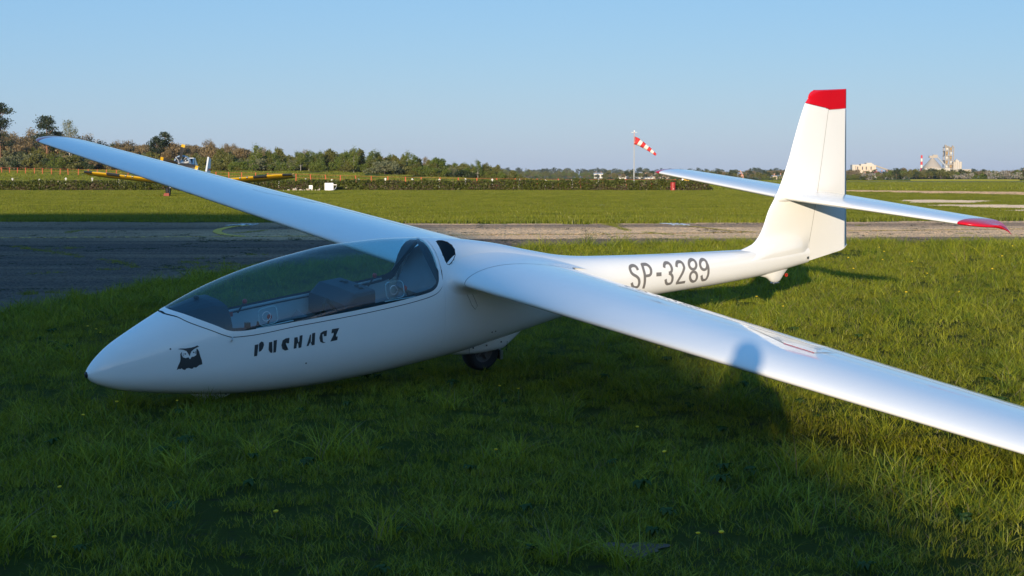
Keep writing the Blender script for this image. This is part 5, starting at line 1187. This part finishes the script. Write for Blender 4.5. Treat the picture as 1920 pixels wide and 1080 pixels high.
# ---- white posts along the hedge
WALLG_ = pm('dull_wire', (.12, .11, .1), .8)
WHPOST = pm('white_concrete_post', (.68, .67, .63), .8, vary=.15); pme = None
FW = empty('white_post_fence', (-15, 203, 0)); tag(FW, 'row of short white posts standing just behind the hedge', 'fence')
for k in range(26):
    u = -75.5 + k * 3.64; v = 203 + random.gauss(0, .3)
    if pme is None:
        b = MB(); b.box((0, 0, .62), (.13, .13, 1.44)); b.box((.0, 0, 1.2), (.3, .08, .1)); o = b.build('post', WHPOST, FW); clean(o); pme = o.data
    else: o = link('post', pme, FW)
    o.location = (u + 15, v - 203, float(T(u, v))); o.rotation_euler = (0, random.gauss(0, .04), random.uniform(0, 1)); q = random.uniform(.88, 1.05); o.scale = (1, 1, q)
b = MB(); b.tube([(-75.5 + k * 3.64 + 15, 0, 1.0 + float(T(-75.5 + k * 3.64, 203))) for k in range(26)], .004, 4); b.build('wire', WALLG_, FW)
# ---- windsock
WS = empty('windsock', (15.99, 195, 0)); tag(WS, 'red and white striped windsock on a tall grey pole behind the hedge', 'windsock'); POLE = pm('galvanised_pole', (.42, .43, .43), .5, metal=.3)
b = MB(); b.tube([(0, 0, 0), (0, 0, 5.5)], [.085, .07], 10); b.build('pole', POLE, WS); b = MB(); b.tube([(0, 0, 5.5), (0, 0, 7.5)], [.065, .05], 10); PINK = pm('faded_red_pole', (.55, .33, .32), .6); b.build('pole_top', PINK, WS)
b = MB(); b.box((0, 0, 7.45), (.75, .06, .05)); b.box((0, 0, 7.5), (.06, .6, .05)); b.box((0, 0, 7.6), (.14, .14, .22)); lamp = b.build('obstruction_lamp', POLE, WS); clean(lamp)
SR = pm('windsock_red', (.62, .03, .03), .8); SW = pm('windsock_white', (.72, .68, .62), .8)
A = np.array([.1, 0, 6.38]); B = np.array([2.85, -.1, 4.5]); ax_ = (B - A) / np.linalg.norm(B - A); up_ = np.cross(ax_, [0, 1, 0]); up_ /= np.linalg.norm(up_); sdv = np.cross(ax_, up_)
def ring(t):
    c0 = A + (B - A) * t + np.array([0, 0, .16 * math.sin(math.pi * t)]); rr = .52 - .37 * t
    if t < .02: return [c0 + (np.array([0, 0, 1]) * math.cos(q) + np.array([0, 1, 0]) * math.sin(q)) * rr for q in np.linspace(0, 6.2832, 17)[:-1]]
    return [c0 + (up_ * math.cos(q) + sdv * math.sin(q)) * rr * (1 + .05 * math.sin(3 * q + 9 * t)) for q in np.linspace(0, 6.2832, 17)[:-1]]
cuts = [0, .16, .31, .46, .61, .75, .88, 1]
for k in range(7):
    b = MB(); b.grid([ring(t) for t in np.linspace(cuts[k], cuts[k + 1], 5)], closed=True); b.build('sock_band', SR if k % 2 == 0 else SW, WS, smooth=True)
b = MB(); rg = ring(0); b.tube(rg + [rg[0]], .02, 6, cap=False); b.build('sock_hoop', POLE, WS)
# ---- red drum
DR = empty('oil_drum', (18.95, 175.2, 0)); tag(DR, 'red steel drum standing on the grass before the hedge', 'drum'); DRM = pm('red_drum_paint', (.36, .03, .025), .5, vary=.2, scale=5); RUST = pm('rusty_lid', (.3, .16, .08), .8, vary=.3)
pr_ = [(.0, .0), (.30, .0), (.305, .03)]
for k in range(1, 24): z = .03 + k * .04; pr_.append((.295 + (.018 if k in (8, 16) else 0), z))
pr_ += [(.305, .99), (.305, 1.01), (.29, 1.01)]
b = MB(); b.lathe(pr_, 28); b.build('drum_body', DRM, DR, smooth=True); b = MB(); b.lathe([(.29, 1.0), (.28, .985), (0, .985)], 28); ld = b.build('lid', RUST, DR); b = MB(); b.lathe([(.035, .985), (.035, 1.0), (0, 1.0)], 10, (.18, 0, 0)); b.build('bung', METAL, ld)
b = MB(); b.box((.05, -.305, .24), (.09, .006, .06)); b.build('sticker', WHT, DR); b = MB(); b.box((-.27, -.14, .5), (.006, .09, .08)); b.build('sticker', WHT, DR)
# ---- white cabinet with a bent bar, white board, rubble
WC = empty('white_cabinet', (-21.45, 174.4, 0), (0, 0, .08)); tag(WC, 'white box cabinet lying before the hedge with a bent bar', 'cabinet'); WHB = pm('white_sheet_metal', (.8, .79, .77), .5, vary=.06)
b = MB(); b.box((0, 0, .5), (1.02, .6, .88)); bevel(b.build('body', WHB, WC), .02, 1); b = MB(); b.box((0, -.31, .5), (.9, .02, .76)); d = b.build('door', WHB, WC); b = MB(); b.box((.38, -.33, .5), (.03, .03, .14)); b.build('handle', METAL, d)
b = MB(); b.tube([(.2, -.35, .06), (.55, -.35, .1), (.8, -.33, .35), (.92, -.3, .75)], .045, 8); b.build('bent_bar', METAL, WC); b = MB(); b.box((.72, -.3, .72), (.4, .05, .08)); b.build('bar_end', WHB, WC)
WBo = empty('white_board', (-23.55, 174.0, 0)); tag(WBo, 'small upright white board propped on rubble left of the white cabinet', 'board')
b = MB(); b.box((0, 0, .42), (.42, .04, .5)); b.build('panel', WHB, WBo); b = MB(); b.box((-.12, .1, .2), (.05, .05, .45), M=Matrix.Rotation(.4, 3, 'X')); b.build('leg', METAL, WBo); b = MB(); b.box((.12, .1, .2), (.05, .05, .45), M=Matrix.Rotation(.4, 3, 'X')); b.build('leg', METAL, WBo)
RUB = pm('pale_rubble', (.50, .42, .33), .95, vary=.3, scale=3)
sm = []
for k in range(4):
    bm = bmesh.new(); bmesh.ops.create_icosphere(bm, subdivisions=1, radius=.5)
    for v in bm.verts: v.co *= random.uniform(.7, 1.15)
    me = bpy.data.meshes.new('stone'); bm.to_mesh(me); bm.free(); me.materials.append(RUB); sm.append(me)
for cxp, n_, wdt, lab in ((-25.6, 13, .8, 'low heap of pale rubble left of the white board'), (-23.9, 9, .5, 'pale rubble heaped around the foot of the white board'), (-22.6, 6, .35, 'few pale stones between the white board and the white cabinet')):
    e = empty('rubble_heap', (cxp, 173.7, 0)); tag(e, lab, 'rubble')
    for k in range(n_):
        o = link('stone', random.choice(sm), e); q = random.uniform(.14, .34); o.scale = (q * 1.3, q, q * .8); o.location = (random.gauss(0, wdt * .5), random.gauss(0, .15), q * .3 + random.random() * .12); o.rotation_euler = (random.random() * 3, random.random() * 3, random.random() * 3)
YB = empty('yellow_barrier', (23.0, 186.5, 0)); tag(YB, 'yellow barrier board showing above the right end of the hedge', 'barrier'); YBM = pm('barrier_yellow', (.75, .42, .01), .5, vary=.15)
b = MB(); b.box((0, 0, 1.38), (3.0, .06, .42)); b.build('board', YBM, YB); b = MB(); b.box((-1.6, 0, 1.4), (.2, .07, .4)); b.build('end_plate', WHB, YB)
for x in (-1.2, 1.2): b = MB(); b.box((x, .06, .6), (.07, .06, 1.2)); b.build('leg', METAL, YB)

# ================================================================== FAR BUILDINGS
WALLW = pm('white_render', (.70, .66, .60), .9, vary=.05, scale=.3); WALLC = pm('cream_render', (.62, .50, .38), .9, vary=.06, scale=.3); WALLP = pm('pink_brick', (.50, .27, .20), .9, vary=.08, scale=.3); WALLG = pm('grey_cladding', (.38, .40, .42), .7, vary=.06, scale=.3)
ROOFR = pm('red_tiles', (.36, .09, .05), .85, vary=.15, scale=.5); ROOFD = pm('dark_tiles', (.09, .055, .065), .8, vary=.15, scale=.5); ROOFG = pm('grey_sheet_roof', (.45, .46, .47), .6, vary=.1, scale=.3); ROOFB = pm('blue_panels', (.12, .2, .36), .3, vary=.1, scale=.3); WIN = pm('window_glass', (.05, .06, .08), .15)
def house(name, px, v, wpx, y_eave, y_ridge, wall, roof, lab, dep=9., along=True, cat='house', wins=2, y_base=333.):
    u = (px - 960) / 2781 * v; w_ = wpx * v / 2781; h = zat(y_eave, v); hr = zat(y_ridge, v); e = empty(name, (u, v, 0)); tag(e, lab, cat)
    b = MB(); x, y = w_ / 2, dep / 2
    if along: V = [(-x, -y, 0), (x, -y, 0), (x, y, 0), (-x, y, 0), (-x, -y, h), (x, -y, h), (x, y, h), (-x, y, h), (-x, 0, hr - .1), (x, 0, hr - .1)]; F = [(0, 1, 5, 4), (2, 3, 7, 6), (1, 2, 6, 9, 5), (3, 0, 4, 8, 7)]
    else: V = [(-x, -y, 0), (x, -y, 0), (x, y, 0), (-x, y, 0), (-x, -y, h), (x, -y, h), (x, y, h), (-x, y, h), (0, -y, hr - .1), (0, y, hr - .1)]; F = [(1, 2, 6, 5), (3, 0, 4, 7), (0, 1, 5, 8, 4), (2, 3, 7, 9, 6)]
    b.add(V, F); b.build('wall', wall, e); o_ = .35; b = MB()
    if along: rw = [[(-x - o_, -y - o_, h - .15), (x + o_, -y - o_, h - .15)], [(-x - o_, 0, hr), (x + o_, 0, hr)], [(-x - o_, y + o_, h - .15), (x + o_, y + o_, h - .15)]]
    else: rw = [[(-x - o_, -y - o_, h - .15), (-x - o_, y + o_, h - .15)], [(0, -y - o_, hr), (0, y + o_, hr)], [(x + o_, -y - o_, h - .15), (x + o_, y + o_, h - .15)]]
    b.grid(rw); b.grid([[(p[0], p[1], p[2] - .2) for p in r_] for r_ in rw]); rf = b.build('roof', roof, e)
    if cat == 'house': b = MB(); b.box((x * .4, y * .2, hr + .2), (.6, .6, 1.6)); b.build('chimney', WALLP, rf)
    for k in range(wins):
        b = MB(); b.box((-x + (k + .5) * 2 * x / wins, -y - .01, h * .55), (min(1.1, w_ / wins * .4), .05, min(1.4, h * .3))); b.build('window', WIN, e)
    return e
house('house', 1166, 1100, 14, 329.5, 326.5, WALLW, ROOFD, 'white house with dark roof left of the windsock pole', wins=3)
house('house', 1180, 1120, 11, 331, 329, WALLG, ROOFG, 'low grey house just left of the windsock pole')
house('house', 1199, 1110, 7, 329.5, 327.5, WALLW, ROOFD, 'small white gabled house just right of the windsock pole', along=False, wins=1)
house('house', 1208, 1090, 9, 330.5, 327.5, WALLC, ROOFR, 'cream house with red roof, left in the village row')
house('house', 1219, 1100, 9, 330, 327.6, WALLW, ROOFD, 'white house with dark gable in the middle of the village row', along=False, wins=2)
house('house', 1231, 1105, 12, 330.5, 328.5, WALLC, ROOFD, 'wide orange-cream house at the right of the village row')
house('house', 1243, 1095, 7, 331, 329, WALLC, ROOFR, 'small orange house ending the village row', along=False, wins=1)
house('house', 1214, 1040, 14, 333, 331.5, WALLW, ROOFG, 'low pale shed in front of the village row')
house('house', 1252, 1130, 8, 329.5, 328, WALLC, ROOFD, 'cream house right of the village row below the far tailplane')
house('house', 1116, 1400, 6, 326, 324, WALLW, ROOFG, 'tiny pale house left on the far plain'); house('house', 1125, 1420, 9, 326, 324, WALLW, ROOFG, 'pale long house on the far plain below the lone tree')
for px, wp, lab in ((1194, 20, 'long white shed behind the village, left of three'), (1219, 24, 'long white shed behind the village, middle of three'), (1246, 16, 'long white shed behind the village, right of three')): house('white_shed', px, 1600, wp, 323.5, 322.5, WALLW, ROOFG, lab, dep=20, cat='shed', wins=4)
house('house', 1386, 900, 6, 325, 323, WALLW, ROOFG, 'white house showing above the far tailplane'); house('house', 1388, 860, 5, 328, 325.5, WALLP, ROOFR, 'pink gabled house below the white one above the far tailplane', along=False, wins=1)
house('house', 1449, 880, 8, 330, 329, WALLC, ROOFG, 'low cream house left of the fin'); house('house', 1461, 885, 8, 330, 328, WALLC, ROOFG, 'pale gabled house touching the fin outline')
house('house', 1618, 860, 12, 328, 325.5, WALLC, ROOFD, 'cream house with dark roof right of the fin'); house('house', 1621, 800, 6, 332, 329.5, WALLP, ROOFD, 'small pink house before the cream house', along=False, wins=1)
house('house', 1640, 980, 10, 324.5, 321.5, WALLW, ROOFR, 'white house with bright red roof below the left works'); house('house', 1650, 985, 9, 324, 321.8, WALLW, ROOFB, 'house with blue panelled roof beside the red roof'); house('house', 1660, 975, 8, 324, 322, WALLC, ROOFG, 'cream block right of the blue panelled roof')
for px, wp, ye, lab in ((1637, 18, 327, 'white shed left of the long white hall'), (1671, 36, 327, 'long white hall in the middle of the right-hand village')): house('white_shed', px, 880, wp, ye, ye - 1.2, WALLW, WALLW, lab, dep=14, cat='shed', wins=3)
house('white_shed', 1720, 850, 15, 328.5, 327.3, WALLW, ROOFG, 'low white shed under the cement works', dep=12, cat='shed'); house('house', 1731, 800, 8, 331, 330, WALLC, ROOFG, 'pale block at the right end of the sheds')
# ---- cement works
CEM = pm('cement_dust_cladding', (.42, .36, .29), .9, vary=.1, scale=.05); CEML = pm('pale_cladding', (.54, .49, .42), .85, vary=.08, scale=.05); FRM = pm('tower_frame', (.34, .29, .23), .8, vary=.15, scale=.1); VES = pm('vessel_metal', (.6, .58, .54), .5, vary=.15, scale=.1); OCH = pm('ochre_vessel', (.40, .26, .10), .7)
V0 = 2400.; K = V0 / 2781
def PX(px): return (px - 960) * K
TW = empty('preheater_tower', (PX(1775), V0, 0)); tag(TW, 'tall open-framed concrete tower of the cement works', 'tower')
ht = zat(275, V0); wx = 6.6; lv = [3, 10] + [zat(y, V0) for y in (317, 309, 301, 292.5, 284, 276.5)]
for x in (-wx, 0, wx):
    for y in (-6, 6): b = MB(); b.box((x, y, ht / 2), (1.1, 1.1, ht)); b.build('column', FRM, TW)
for z in lv: b = MB(); b.box((0, 0, z), (2 * wx + 1.6, 13.4, 1.0)); b.build('floor_slab', FRM, TW)
for i, (z0, z1) in enumerate(zip(lv[1:-1], lv[2:])):
    for x, m_, rr in ((-3.3, VES if i % 2 else OCH, 2.0), (3.4, OCH if i % 2 else VES, 1.8)):
        b = MB(); zc_ = (z0 + z1) / 2; b.lathe([(0, z0 + .6), (rr * .35, z0 + .6), (rr, zc_), (rr, z1 - 1.2), (rr * .5, z1 - .6), (0, z1 - .6)], 12, (x, -2.5, 0)); b.build('cyclone', m_, TW, smooth=True)
    b = MB(); b.box((-.2 if i % 2 else -5.2, 1.5, (z0 + z1) / 2), (2.4, 6, z1 - z0 - 1.1)); b.build('duct', WALLG, TW)
for x, h_ in ((-5.6, 3.6), (-3.4, 2.6), (-.5, 1.6), (6.4, 2.4)): b = MB(); b.box((x, 0, lv[-1] + h_ / 2 + .5), (1.5, 3, h_)); b.build('roof_unit', FRM, TW)
CHI = empty('striped_chimney', (PX(1731.5), V0 + 20, 0)); tag(CHI, 'red and white banded chimney of the cement works', 'chimney'); zt_ = zat(291, V0)
for k in range(7):
    z0, z1 = zt_ * k / 7 if k else 0, zt_ * (k + 1) / 7; r0, r1 = 2.3 - .9 * k / 7, 2.3 - .9 * (k + 1) / 7; b = MB(); b.tube([(0, 0, z0), (0, 0, z1)], [r0, r1], 14); b.build('band', SR if k % 2 == 0 else SW, CHI, smooth=False)
DM = empty('storage_dome', (PX(1742), V0 - 10, 0)); tag(DM, 'grey cone-roofed store with a conveyor head, right of the striped chimney', 'store')
b = MB(); za = zat(297, V0); ze = zat(312, V0); b.lathe([(14.5, 0), (14.5, ze - 1), (2.2, za), (0, za)], 32); b.build('cone_roof', CEM, DM, smooth=False)
b = MB(); b.box((1.5, 0, zat(294.5, V0)), (14, 5, 3.6)); b.build('conveyor_head', CEM, DM); b = MB(); b.box((4, 0, zat(292, V0)), (7, 4, 2.4)); b.build('head_house', CEM, DM); b = MB(); b.box((-2, -11, 9), (3, 1, 6)); b.build('door', WALLG, DM)
CV = MB(); CV.tube([(PX(1750), V0 - 12, zat(294, V0)), (PX(1765), V0 - 14, zat(311, V0))], 1.3, 8); tag(CV.build('conveyor', WALLG), 'sloping conveyor from the cone-roofed store to the tower', 'conveyor')
SI = empty('silo_block', (PX(1791), V0, 0)); tag(SI, 'cluster of pale cylindrical silos right of the tall tower', 'silos'); hs_ = zat(303.5, V0)
for k in range(4):
    for j in range(2):
        b = MB(); b.lathe([(2.0, 0), (2.0, hs_), (0, hs_ + .2)], 16, (-5.4 + k * 3.7, j * 4 - 2, 0)); b.build('silo', CEML, SI, smooth=False)
b = MB(); b.box((0, 0, hs_ + 1.2), (6, 5, 2.4)); b.build('top_house', CEML, SI); b = MB(); b.box((-.4, 0, hs_ + 3.2), (2, 2.5, 2)); b.build('lift_head', CEML, SI)
for px0, px1, yt_, m_, lab in ((1716, 1735, 316.5, CEML, 'low pale hall at the left foot of the striped chimney'), (1735, 1762, 316, CEML, 'long pale hall in front of the cone-roofed store'), (1762, 1782, 317.5, CEM, 'dusty hall at the foot of the tall tower'), (1781, 1802, 318, CEM, 'dusty hall at the foot of the silos')):
    h_ = zat(yt_, V0 - 40); e = empty('works_hall', (PX((px0 + px1) / 2), V0 - 40, 0)); tag(e, lab, 'hall'); w_ = (px1 - px0) * K
    b = MB(); b.box((0, 0, h_ / 2), (w_, 16, h_)); b.build('wall', m_, e); b = MB(); b.box((0, 0, h_ + .3), (w_ + 1, 17, .6)); b.build('roof', ROOFG, e)
    for k in range(4): b = MB(); b.box((-w_ / 2 + (k + .5) * w_ / 4, -8.05, h_ * .6), (w_ / 9, .1, 2)); b.build('window', WIN, e)
LW = empty('left_works', (PX(1617), V0, 0)); tag(LW, 'pale stepped factory block with a conveyor, right of the glider fin', 'factory')
for x0, x1, yt_, m_, dy in ((1594, 1607, 309, CEML, 0), (1600, 1637, 311, WALLC, -4), (1611, 1635, 307.5, CEML, 3), (1622, 1632, 305.5, CEML, 5), (1633, 1638, 310, CEML, 2)):
    h_ = zat(yt_, V0); b = MB(); b.box((PX((x0 + x1) / 2) - PX(1617), dy, h_ / 2), ((x1 - x0) * K, 14, h_)); b.build('block', m_, LW)
for x in (1603, 1612, 1619, 1628): b = MB(); b.box((PX(x) - PX(1617), -11.1, zat(315.5, V0)), (1.6, .2, 5)); b.build('window', WIN, LW)
b = MB(); b.tube([(PX(1637) - PX(1617), 0, zat(310, V0)), (PX(1668) - PX(1617), -3, zat(321, V0))], 1.2, 8); b.build('conveyor', CEM, LW); b = MB(); b.tube([(PX(1624) - PX(1617), 3, zat(305.5, V0)), (PX(1624) - PX(1617), 3, zat(302, V0))], .5, 6); b.build('mast', WALLG, LW)

# ================================================================== PHOTOGRAPHER (stands behind the lens; throws the head-and-shoulders shadow)
PH = empty('person', (0, -.2, 0)); tag(PH, 'standing person in dark jacket and jeans raising a camera, seen by their shadow', 'person')
J = {}
def jn(k, p, r): J[k] = (p, r)
for k, p, r in [('pel', (0, 0, .98), .15), ('spi', (0, -.01, 1.15), .14), ('che', (0, -.02, 1.36), .165), ('nec', (0, 0, 1.5), .062), ('hd0', (0, .015, 1.58), .075), ('hd1', (0, .015, 1.68), .088), ('hd2', (0, .005, 1.75), .06)]: jn(k, p, r)
E_ = [('pel', 'spi'), ('spi', 'che'), ('che', 'nec'), ('nec', 'hd0'), ('hd0', 'hd1'), ('hd1', 'hd2')]
for s, n_ in ((-1, 'l'), (1, 'r')):
    for k, p, r in [('sh', (s * .2, -.02, 1.41), .075), ('el', (s * .29, .06, 1.2), .05), ('wr', (s * .13, .17, 1.46), .035), ('hn', (s * .085, .2, 1.55), .038), ('hip', (s * .1, 0, .92), .105), ('kn', (s * .13, .02, .5), .068), ('an', (s * .14, -.02, .1), .048), ('to', (s * .16, .14, .045), .042)]: jn(k + n_, p, r)
    E_ += [('che', 'sh' + n_), ('sh' + n_, 'el' + n_), ('el' + n_, 'wr' + n_), ('wr' + n_, 'hn' + n_), ('pel', 'hip' + n_), ('hip' + n_, 'kn' + n_), ('kn' + n_, 'an' + n_), ('an' + n_, 'to' + n_)]
    for f in range(4):
        a = ('f%d' % f) + n_; jn(a + '0', (s * .075, .225, 1.59 + .018 * f), .010); jn(a + '1', (s * .05, .25 - .004 * f, 1.60 + .018 * f), .009); jn(a + '2', (s * .03, .235, 1.605 + .018 * f), .008); E_ += [('hn' + n_, a + '0'), (a + '0', a + '1'), (a + '1', a + '2')]
    jn('th0' + n_, (s * .075, .18, 1.57), .011); jn('th1' + n_, (s * .05, .17, 1.6), .009); E_ += [('hn' + n_, 'th0' + n_), ('th0' + n_, 'th1' + n_)]
ks = list(J); me = bpy.data.meshes.new('body'); me.from_pydata([J[k][0] for k in ks], [(ks.index(a), ks.index(b_)) for a, b_ in E_], [])
CLOTH = pm('dark_jacket', (.04, .045, .06), .9, vary=.2)
body = link('body', me, PH); me.materials.append(CLOTH); md = body.modifiers.new('skin', 'SKIN'); me.skin_vertices[0].data
for i, k in enumerate(ks): me.skin_vertices[0].data[i].radius = (J[k][1], J[k][1] * (.8 if k in ('pel', 'spi', 'che') else 1)); me.skin_vertices[0].data[i].use_root = (k == 'pel')
md.use_smooth_shade = True; body.modifiers.new('sub', 'SUBSURF').levels = 1; body.modifiers['sub'].render_levels = 1
HAIR = pm('short_hair', (.05, .035, .025), .8); b = MB(); b.lathe([(0, .1), (.05, .09), (.085, .05), (.098, .0), (.095, -.05), (.085, -.08)], 18, (0, -.005, 1.70)); b.build('hair', HAIR, PH, smooth=True)
b = MB(); b.box((0, .105, 1.628), (.13, .06, .085)); dc = b.build('handheld_camera', BLACK, None); dc.location = (0, -.2, 0); tag(dc, 'black camera body held up by the photographer', 'camera')

# ================================================================== THE AIR
hz = MB(); hz.box((0, 1575, 30), (6700, 4250, 62.4)); ho = hz.build('haze', [], None); ho['kind'] = 'stuff'
hm = bpy.data.materials.new('haze'); hm.use_nodes = True; hn = hm.node_tree; hn.nodes.clear(); hv = hn.nodes.new('ShaderNodeVolumePrincipled'); hout = hn.nodes.new('ShaderNodeOutputMaterial')
hv.inputs['Color'].default_value = (.80, .88, 1, 1); hv.inputs['Density'].default_value = .00005; hv.inputs['Anisotropy'].default_value = .0; hn.links.new(hv.outputs[0], hout.inputs['Volume'])
ho.data.materials.append(hm); tag(ho, 'thin blue haze filling the air to the horizon', 'haze')
